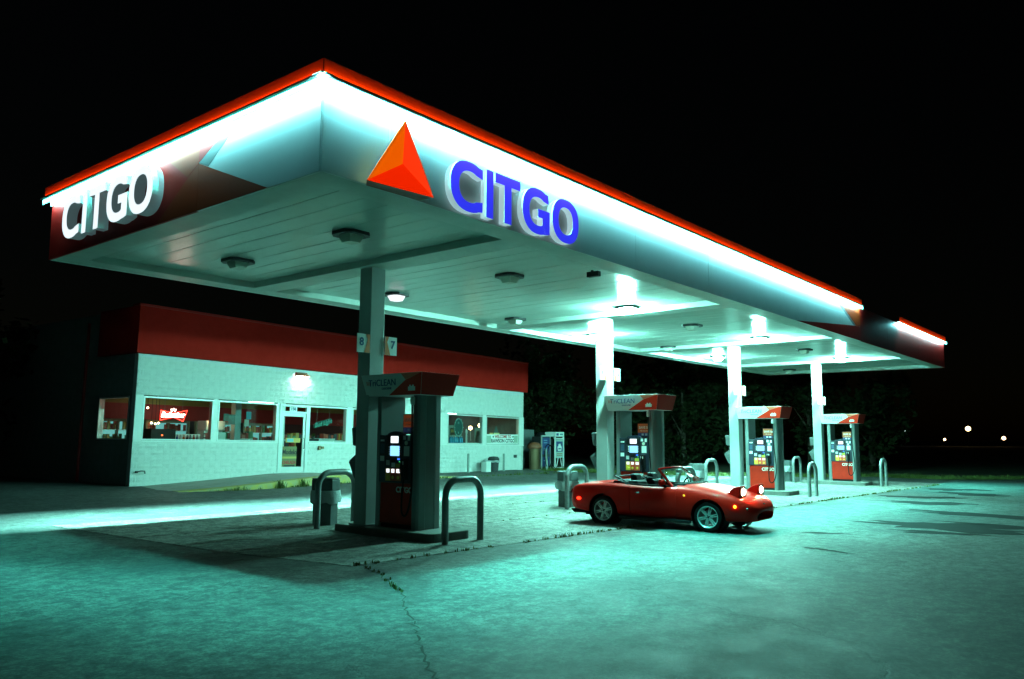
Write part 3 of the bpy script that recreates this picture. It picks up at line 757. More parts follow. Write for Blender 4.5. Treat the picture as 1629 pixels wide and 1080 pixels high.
# split-face blocks, running bond
def block_mesh(seed, wd=.399, hh=.199):
    r_ = random.Random(seed); b = MB(); nx, nz_ = 5, 4
    for j in range(nz_):
        for i in range(nx):
            e = i in (0,nx-1) or j in (0,nz_-1)
            b.v.append((wd*i/(nx-1), -r_.uniform(.011,.018) if e else -r_.uniform(.012,.032), hh*j/(nz_-1)))
    for j in range(nz_-1):
        for i in range(nx-1): b.f.append((j*nx+i, j*nx+i+1, (j+1)*nx+i+1, (j+1)*nx+i))
    n = len(b.v); b.v += [(0,.02,0),(wd,.02,0),(wd,.02,hh),(0,.02,hh)]
    b.f += [tuple([n,n+1]+[nx-1-i for i in range(nx)]), tuple([n+2,n+3]+[(nz_-1)*nx+i for i in range(nx)]),
            tuple([n+3,n]+[j*nx for j in range(nz_)]), tuple([n+1,n+2]+[(nz_-1-j)*nx+nx-1 for j in range(nz_)])]
    me = b.mesh('block'); me.materials.append(block_paint); return me
full = [block_mesh(k) for k in range(6)]; halfm = [block_mesh(20+k, .199) for k in range(3)]
spots = []
def course(u0, u1, w0, odd):
    u = u0
    if odd: spots.append((u, w0, 1)); u += .2
    while u < u1-.05:
        if u+.4 <= u1+.02: spots.append((u, w0, 0)); u += .4
        else: spots.append((u, w0, 1)); u += .2
for k in range(9):
    w0 = G0-.05-.2*(k+1)
    course(0, 5.45, w0, k%2); course(6.55, BW-.2, w0, k%2)
for k in range(6): course(0, BW-.2, G1+.035+.2*k, k%2)
spots.sort(key=lambda s: s[0])
rest = MB()
for q,(u,w0,h_) in enumerate(spots):
    me = random.choice(halfm if h_ else full)
    if q < 296:
        o = link('block', me, None, fwall); o.location = (u+.002, .012, w0+.002)
    else:
        rest.add([(u+.002+x, .012+y, w0+.002+z) for x,y,z in (v.co for v in me.vertices)], [tuple(p.vertices) for p in me.polygons])
part('block', rest, block_paint, fwall, kind='stuff')
# plain painted piers between the windows and the head/sill trims
for a,e in ((0.0,.25),(2.625,2.80),(5.13,5.23),(8.36,8.62),(11.2,14.2),(16.68,16.93),(19.56,BW)): sp('window_pier', MB().box(a+.001,e-.001,-.012,.018,G0-.046,G1+.03), white_paint)
sp('sill_ledge', MB().box(0,5.2,-.03,.018,G0-.05,G0-.005).box(6.55,BW,-.03,.018,G0-.05,G0-.005), white_paint)
# side wall, with the red band wrapping the corner, and a rain pipe
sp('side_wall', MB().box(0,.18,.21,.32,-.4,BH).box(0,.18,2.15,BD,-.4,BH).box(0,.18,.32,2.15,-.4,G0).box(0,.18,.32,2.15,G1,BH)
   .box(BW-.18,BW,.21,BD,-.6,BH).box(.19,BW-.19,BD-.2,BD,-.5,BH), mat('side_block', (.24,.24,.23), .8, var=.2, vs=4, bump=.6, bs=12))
sp('red_band', MB().box(-.14,BW+.12,-.16,.205,3.975,5.40).box(-.14,-.004,.206,2.2,3.975,5.40), store_red)
bandcap = sp('band_cap', MB().box(-.17,BW+.15,-.19,.21,5.402,5.46), fascia_dred)
sp('roof', MB().box(.19,BW-.19,.21,BD-.21,4.2,4.4), dark_metal)
sp('rain_pipe', MB().tube([(-.06,3.05,-.2),(-.06,3.05,5.1)], .05, 8), fascia_dred)
for z in (1.2,3.0,4.6): pass
sp('inner_floor', MB().box(.19,BW-.19,.21,BD-.21,-.02,.12), mat('floor_tile',(.30,.27,.22),.35,var=.15,vs=1))
ceil_in = sp('inner_ceiling', MB().box(.19,BW-.19,.21,BD-.21,3.02,3.10), mat('inner_ceiling',(.40,.40,.37),.8))
sp('red_wall', MB().box(.2,BW-.2,5.6,5.7,2.15,2.72), mat('inner_red',(.40,.02,.015),.6))
sp('ochre_wall', MB().box(.2,BW-.2,5.6,5.7,2.722,3.0), mat('inner_ochre',(.34,.22,.04),.6))
sp('lower_wall', MB().box(.2,BW-.2,5.62,5.72,.12,2.148), mat('inner_maroon',(.10,.02,.02),.6))
# windows
def window(u0, u1):
    f = MB().box(u0,u1,-.02,.14,G1-.05,G1).box(u0,u1,-.02,.14,G0,G0+.04).box(u0,u0+.045,-.02,.14,G0+.041,G1-.051).box(u1-.045,u1,-.02,.14,G0+.041,G1-.051)
    o = part('window', f, alu, store); part('pane', MB().box(u0+.045,u1-.045,.05,.058,G0+.04,G1-.05), store_glass, o); return o
for a,e in ((.25,2.62),(2.80,5.13),(6.53,8.36),(8.62,11.2),(14.2,16.68),(16.93,19.56)): window(a, e)
sw = part('window', MB().box(-.01,.16,.32,2.15,G1-.05,G1).box(-.01,.16,.32,2.15,G0,G0+.04).box(-.01,.16,.32,.37,G0+.041,G1-.051).box(-.01,.16,2.10,2.15,G0+.041,G1-.051), alu, store)
part('pane', MB().box(.06,.068,.37,2.10,G0+.04,G1-.05), store_glass, sw)
# door with transom
dz = .33
dr = sp('door_frame', MB().box(5.23,5.32,-.03,.15,dz-.1,G1).box(6.40,6.53,-.03,.15,dz-.1,G1).box(5.321,6.399,-.03,.15,2.62,G1).box(5.321,6.399,-.03,.15,2.40,2.46).box(5.1,6.6,-.04,.2,dz-.14,dz), alu)
part('transom_pane', MB().box(5.32,6.40,.06,.066,2.46,2.62), glass('amber_glass',(.75,.45,.25)), dr)
part('number_card', MB().box(5.70,6.02,.040,.052,2.465,2.615), ink_white, dr)
lettering('lettering', '150', .15, ink_blue, dr, (5.86,.037,2.54), 'ny', bold=.004)
door = sp('door', MB().box(5.325,5.43,.0,.05,dz+.01,2.395).box(6.29,6.395,.0,.05,dz+.01,2.395).box(5.431,6.289,.0,.05,2.28,2.395).box(5.431,6.289,.0,.05,dz+.01,dz+.18), alu)
part('pane', MB().box(5.43,6.29,.02,.028,dz+.18,2.28), store_glass, door)
part('handle', MB().tube([(6.33,-.01,1.15),(6.33,-.07,1.17),(6.33,-.07,1.5),(6.33,-.01,1.52)], .014, 8), steel, door, sm=40)
for z in (.7, 2.1): part('hinge', MB().box(5.31,5.335,-.012,.0,z,z+.12), steel, door)
# posters on the door glass
ps = part('poster', MB().box(5.44,6.06,.011,.017,dz+.19,1.22), mat('poster_olive',(.16,.15,.05),.6), door)
lettering('lettering', 'Modelo', .24, ink_black, door, (5.75,.008,1.02), 'ny', bold=.006, sx=.85)
part('poster_band', MB().box(5.44,6.06,.0075,.0105,.80,.87), mat('poster_gold',(.45,.33,.06),.5), door)
lettering('lettering', 'CHELADA', .16, mat('ink_red',(.45,.03,.02),.5), door, (5.75,.008,.66), 'ny', bold=.005, sx=.82)
part('poster_glass', MB().box(5.52,6.0,.007,.0105,.52,.57), ink_black, door)
pm = part('poster', MB().box(5.56,6.2,.011,.017,1.36,1.52), mat('poster_amber',(.55,.33,.06),.5), door)
part('poster_print', MB().box(5.62,5.90,.008,.0105,1.385,1.495), mat('poster_cyan',(.12,.38,.42),.5), door)
# wall lamp above the door
wl = W(6.08,-.02,3.72)
t = thing('wall_lamp', 'bright half dome lamp on the store wall above the door', 'lamp', wl, TH)
part('bracket', MB().box(-.25,.25,-.03,.02,-.04,.14), fascia_dred, t)
dm = MB(); n = 16
prof = [(.30*math.cos(R(a)), .13*math.sin(R(a))) for a in range(0,91,15)]
for r_, z in prof:
    for k in range(n+1):
        a = math.pi + math.pi*k/n; dm.v.append((r_*math.cos(a), .9*r_*math.sin(a)-.03, z))
for i in range(len(prof)-1):
    for k in range(n): dm.f.append((i*(n+1)+k, i*(n+1)+k+1, (i+1)*(n+1)+k+1, (i+1)*(n+1)+k))
part('shade', dm, mat('lamp_shade',(.55,.2,.12),.4), t, sm=50)
ln = MB(); ln.v = [(0,-.03,-.012)]+[(.285*math.cos(math.pi+math.pi*k/n), .26*math.sin(math.pi+math.pi*k/n)-.03, -.012) for k in range(n+1)]
ln.f = [(0,k,k+1) for k in range(1,n+1)]
part('lens', ln, glow('wall_lamp_lens', (.62,1,.85), 60), t)
# outlet boxes, hose bib
solo('hose_bib', MB().tube([(0,0,0),(0,-.07,0),(.10,-.09,.03),(.22,-.09,.02),(.25,-.06,-.05)], .018, 8).box(-.03,.03,-.06,.0,-.03,.03), dark_metal, 'small dark hose tap low on the store corner', 'tap', W(.16,-.03,.44), TH)
solo('outlet_box', MB().box(-.05,.05,-.06,0,-.07,.07).box(.09,.20,-.045,0,-.04,.05), mat('outlet_brown',(.25,.16,.07),.5), 'small brown outlet box under the window right of the door', 'outlet', W(7.05,-.02,1.18), TH, bev=.006)
solo('outlet_box', MB().box(-.10,.10,-.06,0,-.07,.07).box(-.03,.03,-.08,-.061,-.03,.03), bin_grey, 'small grey outlet box on the wall below the welcome sign', 'outlet', W(19.2,-.02,.83), TH, bev=.006)

# ---- walkway and yellow kerb in front
KP = [(.0,-2.6,-.02),(1.2,-2.95,.05),(2.6,-3.05,.15),(4.6,-2.75,.26),(5.6,-2.55,.28),(6.6,-2.42,.27),(8.2,-2.35,.21),(10.5,-2.55,.14),(14,-2.7,.06),(17.5,-2.95,.06),(20.4,-3.4,.05),(21.5,-3.5,.0)]
def wz(u):
    P = [(-1,-.03),(0,0),(2.57,.14),(5.0,.30),(6.7,.30),(8.4,.17),(13.4,.08),(22,.09)]
    for (a,x),(b_,y) in zip(P,P[1:]):
        if a <= u <= b_: return x+(y-x)*(u-a)/(b_-a)
    return .08
wk = MB(); kb = MB(); N = 44
def kp(u):
    for (a,v,z),(b_,v2,z2) in zip(KP,KP[1:]):
        if a <= u <= b_: t = (u-a)/(b_-a); return v+(v2-v)*t, z+(z2-z)*t
    return KP[-1][1:]
for i in range(N+1):
    u = 21.5*i/N; v, z = kp(u); zi = wz(u); g = W(u,v,0); zk = gz(g.x,g.y)
    top = W(u,v,z).z
    for q,(vv,zz_) in enumerate(((-.0,zi),(v*.5,zi*.5+z*.5+.0),(v+.34,z+.008))): wk.v.append(tuple(W(u,vv+.05 if q == 0 else vv,zz_)))
    P = W(u,v,z); P2 = W(u,v+.34,z+.01)
    kb.v += [(P.x,P.y-.02,min(zk,P.z)-.06),(P.x,P.y,P.z-.02),(P.x,P.y+.02,P.z+.002),(P2.x,P2.y,P2.z+.002)]
for i in range(N):
    for q in range(2): wk.f.append((i*3+q,(i+1)*3+q,(i+1)*3+q+1,i*3+q+1))
    for q in range(3): kb.f.append((i*4+q,(i+1)*4+q,(i+1)*4+q+1,i*4+q+1))
link('walkway', wk.mesh('walkway'), walk_conc, kind='structure')
link('kerb', kb.mesh('kerb'), kerb_yellow, kind='structure')
rnd = random.Random(5)
wl_ = ['bushy weed at the foot of the yellow kerb left of the door','leafy weed by the kerb below the second window','small weed clump at the kerb near the door','low weed at the kerb end near the store corner',
       'weed by the kerb left of the black bin','weed tuft at the kerb below the blue bottles','weed tuft at the kerb between the two thin posts','weed tuft at the kerb near the right end of the store']
for (u,h_,n_),lb in zip(((3.0,.26,50),(4.0,.28,50),(4.9,.2,30),(1.6,.14,26),(6.6,.16,34),(15.6,.14,30),(17.4,.18,30),(19.4,.2,30)), wl_):
    v, z = kp(u); P = W(u,v-.06,0); b = MB(); blades(b,0,0,0,n_,h_,.22,rnd)
    solo('weed_clump', b, grass_m, lb, 'weed', (P.x,P.y,gz(P.x,P.y)), group='weeds along the yellow kerb')
b = MB()
for k in range(230):
    u = rnd.uniform(.8,20.5); v, z = kp(u); P = W(u,v-.03,0); blades(b,P.x,P.y,gz(P.x,P.y)+.003,rnd.randint(2,6),.08,.08,rnd)
link('kerb_grass', b.mesh('kerb_grass', False), grass_m, kind='stuff', label='thin grass growing all along the foot of the yellow kerb', cat='grass')
# posts and bins along the wall
post_m = mat('post_grey', (.30,.36,.34), .5, var=.2, vs=8)
for u,lb in ((15.02,'thin grey post by the wall below the blue bottles'),(17.62,'thin grey post by the wall right of the dark bin')):
    P = W(u,-.55,wz(u)); solo('guard_post', MB().lathe([(.055,0),(.055,.86),(.04,.885),(.0001,.89)], 14), post_m, lb, 'post', P, group='thin guard posts at the store wall', sm=40)
P = W(16.9,-.5,wz(16.9)); t = thing('litter_bin', 'dark round bin with a loose white liner by the store wall', 'bin', P, TH)
part('body', MB().lathe([(.21,0),(.25,.52),(.25,.56)], 20, cap=True), bin_dark, t, sm=40); part('lid', MB().lathe([(.27,.57),(.27,.66),(.20,.74),(.0001,.76)], 20), bin_dark, t, sm=40)
bg = MB(); rr = random.Random(9); n = 24
for r_,z in ((.26,.58),(.29,.55),(.27,.49)):
    for k in range(n):
        q = r_+rr.uniform(0,.03)+(.32 if k in (11,12,13) and z > .5 else 0); bg.v.append((q*math.cos(6.283*k/n), q*math.sin(6.283*k/n), z+rr.uniform(-.015,.015)))
for j in range(2):
    for k in range(n): bg.f.append((j*n+k,j*n+(k+1)%n,(j+1)*n+(k+1)%n,(j+1)*n+k))
part('liner', bg, bag, t, sm=60)
solo('white_box', MB().box(-.17,.17,-.15,.15,0,.50).box(-.18,.18,-.16,.16,.50,.53), white_paint, 'plain white box standing left of the dark bin at the wall', 'box', W(16.35,-.5,wz(16.35)), TH, bev=.008)

# ---- things right of the store
def gp(u, v): P = W(u,v,0); return Vector((P.x,P.y,gz(P.x,P.y)))
solo('yard_wall', MB().box(0,2.6,0,.2,-.2,1.95), mat('yard_wall_grey',(.16,.19,.19),.8,var=.2,vs=3,bump=.5,bs=20), 'grey yard wall running on from the right end of the store', 'wall', gp(20.0,1.2), TH)
P = gp(20.55,-.25); t = thing('vacuum_drum', 'bronze vacuum drum with a domed rusty top right of the store', 'vacuum', P, 0)
part('body', MB().lathe([(.27,0),(.27,1.02)], 24), mat('bronze_metal',(.22,.14,.08),.28,metal=.7), t, sm=40)
part('dome', MB().lathe([(.34,1.02),(.36,1.08),(.33,1.2),(.22,1.3),(.0001,1.34)], 24), mat('rusty_paint',(.26,.07,.03),.6,var=.4,vs=9), t, sm=40)
part('base', MB().box(-.36,.36,-.36,.36,-.06,.0), concrete, t)
P = gp(20.9,-.75); t = thing('hose_post', 'pale post with a black air hose looped over it', 'post', P, 0)
part('shaft', MB().lathe([(.07,0),(.07,.95),(.05,1.0),(.0001,1.01)], 12), post_m, t, sm=40)
hp = [(.06+.23*math.sin(R(a))+.05*math.sin(R(a*2)), -.06-.05*math.sin(R(a)), .62+.62*math.cos(R(a))) for a in range(0,361,15)]
part('hose', MB().tube(hp, .022, 8), rubber, t, sm=60); part('hose', MB().tube([(x*.8+.12,y-.05,z*.95) for x,y,z in hp], .022, 8), rubber, t, sm=60)
part('hose', MB().tube([(.3,-.1,.3),(.45,-.15,.08),(.62,-.2,.03),(.75,-.2,.03)], .022, 8), rubber, t, sm=60)
poster_navy = mat('poster_navy', (.03,.06,.20), .4)
P = gp(21.65,-.2); t = thing('dark_cabinet', 'dark cabinet with blue printed door panels behind the black hose', 'cabinet', P, TH)
part('body', MB().box(-.36,.36,0,.6,.05,1.62), dark_metal, t); part('foot', MB().box(-.33,.33,.05,.55,0,.05), black, t)
part('frame', MB().box(-.39,-.36,-.02,.05,0,1.68).box(.36,.39,-.02,.05,0,1.68).box(-.359,.359,-.02,.05,1.62,1.68), alu, t)
for z0,z1 in ((.12,.60),(.72,1.56)): part('door_panel', MB().box(-.32,.32,-.015,.0,z0,z1), poster_navy, t)
for z in (1.40,1.28,1.0,.92,.38): part('print_line', MB().box(-.22,.10,-.019,-.0155,z,z+.05), mat('print_pale',(.22,.34,.48),.5), t)
part('lump', MB().lathe([(.0001,.24),(.16,.2),(.22,.1),(.24,0)], 10, lambda x,y,z:(x*1.3,.3+y,1.62+z)), black, t, sm=60, label='dark bundle on top of the cabinet')
P = gp(22.35,-.55); t = thing('gas_cage', 'white framed cabinet with a blue and white poster at the lot edge', 'cabinet', P, TH)
part('frame', MB().box(-.42,-.36,-.03,.03,0,1.62).box(.36,.42,-.03,.03,0,1.62).box(-.36,.36,-.03,.03,.02,.07).box(-.36,.36,-.03,.03,1.50,1.56)
     .box(-.42,-.36,.55,.6,0,1.62).box(.36,.42,.55,.6,0,1.62), ink_white, t)
part('header', MB().box(-.40,.40,-.05,.62,1.63,1.86), ink_white, t, bev=.01)
part('header_print', MB().box(-.34,-.12,-.055,-.051,1.68,1.80), poster_navy, t)
part('header_print', MB().box(-.02,.28,-.055,-.051,1.70,1.78), mat('print_teal',(.10,.30,.32),.5), t)
pnl = part('poster', MB().box(-.33,.33,-.02,.0,.55,1.49), mat('poster_pale',(.42,.55,.52),.5), t)
part('poster_print', MB().box(-.30,.30,-.024,-.0205,.86,1.38), poster_navy, t)
part('poster_print', MB().prism([(-.16,.90),(.16,.90),(.20,1.10),(.12,1.18),(.10,1.27),(.03,1.22),(0,1.29),(-.05,1.22),(-.10,1.26),(-.12,1.16),(-.20,1.10)], lambda a,b_,c:(a,c,b_), -.028, -.0245), ink_white, t)
part('poster_print', MB().box(-.12,.12,-.032,-.0285,.98,1.04), poster_navy, t)
for z in (.66,.74): part('poster_line', MB().box(-.26,.26,-.024,-.0205,z,z+.035), mat('print_rust',(.40,.12,.06),.5), t)
part('easel_leg', MB().tube([(-.26,0,.07),(-.10,0,.55)], .022, 6), ink_white, t); part('easel_leg', MB().tube([(.26,0,.07),(.10,0,.55)], .022, 6), ink_white, t)
part('back_panel', MB().box(-.36,.36,.5,.54,.1,1.5), dark_metal, t)

# ---- inside the store, as seen through the glass
def inside(name, label, cat, u, v, w_, group=None): return thing(name, label, cat, W(u,v,w_), TH, group)
warm = glow('warm_bulb', (1,.62,.30), 22); cool = glow('cool_tube', (.62,.95,.80), 16)
# hanging bulbs
spots_in = [(.55,3.2,2.02),(.68,3.2,2.02),(1.78,3.6,1.98),(1.88,3.6,1.99),(1.75,2.4,2.45),(3.05,4.4,2.0),(3.2,4.4,1.97),(3.32,4.4,2.0)]
bl = ['small pair bulb glowing at the far left in the first window','second of the pair of small bulbs at the far left','small bulb over the bottle counter','second small bulb over the bottle counter',
      'oval spotlight high in the first window','small bulb left of the white machine','middle one of three small bulbs left of the machine','third small bulb left of the white machine']
for (u,v,z),lb in zip(spots_in, bl):
    t = inside('spot_light', lb, 'lamp', u, v, z, 'small spotlights inside the store')
    part('bulb', MB().lathe([(.0001,-.035),(.03,-.02),(.035,.0),(.02,.03),(.0001,.035)], 10), warm, t); part('stem', MB().tube([(0,0,.03),(0,0,3.0-z)], .006, 6), black, t)
def pole_lamp(u, v, z, lb, r_=.075, h_=1.0):
    t = inside('globe_lamp', lb, 'lamp', u, v, z, 'warm globe lamps inside the store')
    part('globe', MB().lathe([(.0001,-r_)]+[(r_*math.cos(R(a)), r_*math.sin(R(a))) for a in range(-70,71,20)]+[(.0001,r_)], 12), warm, t, sm=60)
    part('pole', MB().tube([(0,0,-r_),(.03,0,-h_)], .014, 6), alu, t)
pole_lamp(3.52,1.4,2.08,'left warm globe above the white machine',.07,.4); pole_lamp(3.68,1.4,2.07,'right warm globe above the white machine',.09,.4)
pole_lamp(17.25,1.2,2.15,'oval warm globe over the welcome sign',.09,.6); pole_lamp(17.75,1.0,2.28,'round warm globe on a white pole over the welcome sign',.11,.95)
# strip lights on the ceiling; last two added to brighten the right windows
n_ = 0
for u,v,lb in ((7.2,1.3,'ceiling strip light above the door side window'),(9.6,1.3,'ceiling strip light behind the dark column'),(7.2,3.4,'second row strip light above the door side window'),(12.6,2.6,'ceiling strip light in the middle of the store'),(4.0,4.6,'strip light at the back of the store left of the door'),(15.5,3.6,'added ceiling strip light behind the oval sign'),(18.4,3.8,'added ceiling strip light behind the last window')):
    t = inside('strip_light', lb, 'lamp', u, v, 2.93, 'strip lights on the store ceiling')
    part('tray', MB().box(-.8,.8,-.16,.16,0,.085), ink_white, t); part('tube', MB().box(-.75,.75,-.10,.10,-.02,-.002), cool, t)
# neon bow tie sign in the first window
P = W(1.35,.16,2.17); t = thing('neon_sign', 'glowing red bow tie neon sign with white script in the window', 'neon sign', P, TH)
neon_r = glow('neon_red', (1,.03,.02), 14); neon_w = glow('neon_white', (1,.62,.55), 22)
part('outline_tube', MB().tube([(-.43,0,.13),(-.43,0,-.17),(0,0,-.06),(.33,0,-.19),(.46,0,.15),(0,0,.05),(-.43,0,.13)], .012, 8), neon_r, t)
o = lettering('script_tube', 'Budweiser', .21, neon_w, t, (-.03,-.01,-.005), 'ny', bold=.008, shear=.3, sx=.86, ext=.008)
part('crown_tube', MB().tube([(-.06,0,.10),(-.09,0,.18),(-.04,0,.14),(-.01,0,.20),(.02,0,.14),(.07,0,.18),(.04,0,.10)], .012, 8), neon_w, t)
for x in (-.3,.3): part('hanging_chain', MB().tube([(x,0,.1),(x,0,.5)], .003, 5), steel, t)
# black cabinet with red digits
t = inside('black_cabinet', 'tall black cabinet with two small red lamps in the first window', 'cabinet', 1.45, .8, .12)
part('body', MB().box(-.42,.42,0,.5,0,1.62), black, t, bev=.01)
for z in (1.02,1.22): part('red_lamp', MB().box(-.07,-.02,-.008,.001,z+.18,z+.22), glow('red_led',(1,.10,.02),7), t)
# counter with bottles
t = inside('counter', 'pale counter with bottles in the first window', 'counter', 2.45, 1.3, .12)
part('top', MB().box(-.55,.6,-.02,.6,1.42,1.47), ink_white, t); part('body', MB().box(-.55,.6,0,.58,0,1.418), white_paint, t)
bt = [(.25,.04,.03),(.04,.10,.30),(.5,.52,.5),(.42,.12,.03),(.02,.02,.02),(.10,.25,.30),(.45,.05,.03),(.30,.32,.34)]
for k,c in enumerate(bt):
    solo('bottle', MB().lathe([(.04,0),(.042,.16),(.016,.22),(.016,.27),(.0001,.275)], 10), mat('bottle_%d'%k, c, .15), ['dark red','blue','pale','orange','black','teal','bright red','grey'][k]+' bottle on the counter in the first window', 'bottle',
         W(2.0+.12*k, 1.15, 1.30), TH, 'bottles in the first window', sm=40)
    # shelf they stand on
solo('bottle_shelf', MB().box(-.08,1.0,-.08,.08,-.03,0), ink_white, 'narrow shelf carrying the row of bottles in the first window', 'shelf', W(1.95,1.15,1.30), TH)
# coolers along the back wall with goods
cool_back = glow('cooler_light', (.25,.75,.72), .8)
good_cols = [(.40,.06,.03),(.06,.15,.35),(.5,.5,.45),(.10,.28,.12),(.45,.28,.05),(.03,.03,.04),(.2,.4,.45)]
for k,(u,lb) in enumerate(((2.0,'lit drinks cooler behind the bottle counter'),(3.9,'drinks cooler behind the white machine'),(5.9,'drinks cooler seen through the door'),(8.0,'drinks cooler behind the door side window'),(15.4,'drinks cooler behind the blue bottles'),(18.3,'drinks cooler behind the welcome sign'))):
    t = inside('drinks_cooler', lb, 'cooler', u, 4.7, .12, 'coolers along the back wall')
    part('case', MB().box(-.85,.85,.12,.8,0,2.0), dark_metal, t); part('back_light', MB().box(-.8,.8,.10,.118,.15,1.9), cool_back, t)
    part('frame', MB().box(-.87,-.80,-.02,.1,0,2.0).box(.80,.87,-.02,.1,0,2.0).box(-.03,.03,-.02,.1,0,2.0).box(-.8,-.031,-.02,.1,1.9,2.0).box(.031,.8,-.02,.1,1.9,2.0), mat('cooler_frame',(.18,.16,.10),.5), t)
    rr = random.Random(k)
    for z in (.3,.75,1.2,1.62):
        part('shelf', MB().box(-.8,.8,.0,.099,z-.02,z), alu, t)
        for c in range(3):
            b = MB(); x = -.78
            while x < .74:
                if rr.random() < .4: b.box(x,x+.09,.02,.08,z+.001,z+rr.uniform(.18,.30))
                x += .11
            if b.v: part('drinks', b, mat('goods_%d'%rr.randint(0,6), good_cols[rr.randint(0,6)], .4), t)
# white machine, white box
t = inside('coffee_machine', 'white machine with steel trays in the second window', 'machine', 3.75, 1.5, .12)
part('stand', MB().box(-.4,.4,0,.5,0,1.3), dark_metal, t); part('hood', MB().box(-.38,.38,-.02,.5,1.62,1.95), ink_white, t, bev=.03)
part('body', MB().box(-.36,.36,.1,.5,1.3,1.62), alu, t)
for z in (1.36,1.5): part('tray', MB().box(-.37,.37,-.02,.1,z,z+.03), steel, t)
solo('white_carton', MB().box(-.28,.28,0,.3,0,.26), ink_white, 'white carton on the sill at the left of the second window', 'box', W(3.1,.35,1.40), TH, bev=.006)
solo('carton_stand', MB().box(-.3,.3,0,.34,0,1.27), dark_metal, 'dark stand under the white carton in the second window', 'stand', W(3.1,.33,.12), TH)
solo('inner_post', MB().box(-.12,.12,-.12,.12,0,2.9), mat('inner_post',(.30,.42,.44),.5), 'pale square post inside the second window', 'post', W(4.35,1.2,.12), TH)
for u,z,s_,c,lb in ((4.62,2.28,.10,(.10,.35,.5),'blue notice hanging behind the second window'),(4.55,2.02,.09,(.55,.6,.55),'white notice on the post in the second window'),(3.95,2.12,.13,(.10,.16,.16),'dark green notice in the second window'),(3.72,2.18,.10,(.07,.12,.11),'darkest notice left in the second window')):
    solo('notice', MB().box(-s_,s_,-.006,.006,-s_*1.3,s_*1.3), mat('notice_%d'%int(u*100), c, .5), lb, 'notice', W(u,.9,z), TH, 'notices hanging in the second window')
# shelving
for u,lb in ((4.9,'goods shelf right in the second window'),(7.6,'goods shelf behind the door side window'),(9.8,'goods shelf behind the dark column'),(15.2,'goods shelf behind the bottle row')):
    t = inside('goods_shelf', lb, 'shelf', u, 2.2, .12, 'goods shelves inside the store')
    part('back', MB().box(-.8,.8,.2,.24,0,1.55), bin_grey, t); rr = random.Random(int(u*10))
    for z in (.2,.6,1.0,1.35):
        part('board', MB().box(-.8,.8,-.15,.199,z-.03,z), alu, t); x = -.75
        while x < .7:
            wd = rr.uniform(.08,.2); part('packet', MB().box(x,x+wd-.02,-.12,.12,z+.001,z+rr.uniform(.15,.28)), mat('goods_%d'%rr.randint(0,6), good_cols[0], .4), t); x += wd
# unlit script sign and counter in the door side window
P = W(7.42,.25,2.08); t = thing('script_sign', 'unlit greenish script sign in the window right of the door', 'sign', P, TH)
o = lettering('lettering', 'Bud Light', .21, mat('sign_teal',(.10,.34,.30),.4), t, (0,-.005,0), 'ny', bold=.008, shear=.3); o.rotation_euler = (0,-.22,0)
part('backing', MB().prism([(-.42,-.18),(.30,-.03),(.46,.08),(.38,.20),(-.30,.05),(-.45,-.06)], lambda a,b_,c:(a,c,b_), .006, .02), mat('sign_back',(.03,.09,.08),.5), t)
for x in (-.3,.3): part('hanging_chain', MB().tube([(x,0,.0),(x,0,.62)], .004, 5), steel, t)
solo('pale_counter', MB().box(-.4,.5,0,.5,0,1.35).box(-.42,.52,-.02,.52,1.351,1.40), ink_white, 'pale counter right in the window beside the door', 'counter', W(7.9,.7,.12), TH)
solo('red_beacon', MB().lathe([(.05,0),(.05,.06),(.03,.09),(.0001,.1)], 10), glow('beacon_red',(1,.06,.04),7), 'small glowing red beacon low in the window right of the door', 'lamp', W(6.78,.5,1.50), TH)
solo('beacon_ledge', MB().box(-.2,.6,0,.3,0,1.38), bin_dark, 'dark ledge carrying the red beacon and the green pot', 'ledge', W(6.75,.35,.12), TH)
t = inside('potted_plant', 'yellow green potted plant low in the window right of the door', 'plant', 7.18, .5, 1.50)
part('pot', MB().lathe([(.05,0),(.07,.1)], 12, cap=True), bin_grey, t); b = MB(); blades(b,0,0,.08,40,.16,.07,random.Random(2)); part('leaves', b, grass_m, t)
# right-hand windows
t = inside('red_carton', 'red and white carton standing left in the window with blue bottles', 'box', 14.45, .4, 1.42)
part('body', MB().box(-.22,.22,0,.3,0,.62), mat('carton_red',(.50,.05,.03),.5), t); part('label_panel', MB().box(-.21,.14,-.004,-.001,.02,.36), ink_white, t)
for k in range(3):
    for z in (.08,.22): part('print_mark', MB().box(-.17+.1*k,-.11+.1*k,-.008,-.0045,z,z+.07), mat('print_dark',(.1,.12,.12),.5), t)
solo('window_ledge', MB().box(-.1,5.2,0,.5,-.04,0), ink_white, 'white ledge behind the two right windows', 'ledge', W(14.25,.3,1.42), TH)
for k in range(6):
    t = thing('water_bottle', ['first','second','third','fourth','fifth','last'][k]+' blue bottle in the window row, counted from the red carton', 'bottle', W(14.85+.16*k,.38+.02*(k%2),1.42), TH, 'blue bottles in the window')
    part('body', MB().lathe([(.065,0),(.068,.2),(.03,.27),(.03,.29)], 12), mat('bottle_blue',(.06,.32,.55),.12), t, sm=40); part('cap', MB().lathe([(.032,.291),(.032,.33),(.0001,.332)], 10), ink_white, t)
P = W(15.35,.35,2.13); t = thing('oval_sign', 'dark oval wreath sign hanging above the blue bottles', 'sign', P, TH)
el = lambda r_: [(r_*.31*math.cos(R(a)), r_*.42*math.sin(R(a))) for a in range(0,360,15)]
part('disc', MB().prism(el(.86), lambda a,b_,c:(a,c,b_), 0, .02), mat('oval_teal',(.03,.10,.10),.5), t)
part('rim', MB().ring(el(1.0), el(.87), lambda a,b_,c:(a,c,b_), -.02, .02), mat('oval_rim',(.22,.38,.36),.4), t)
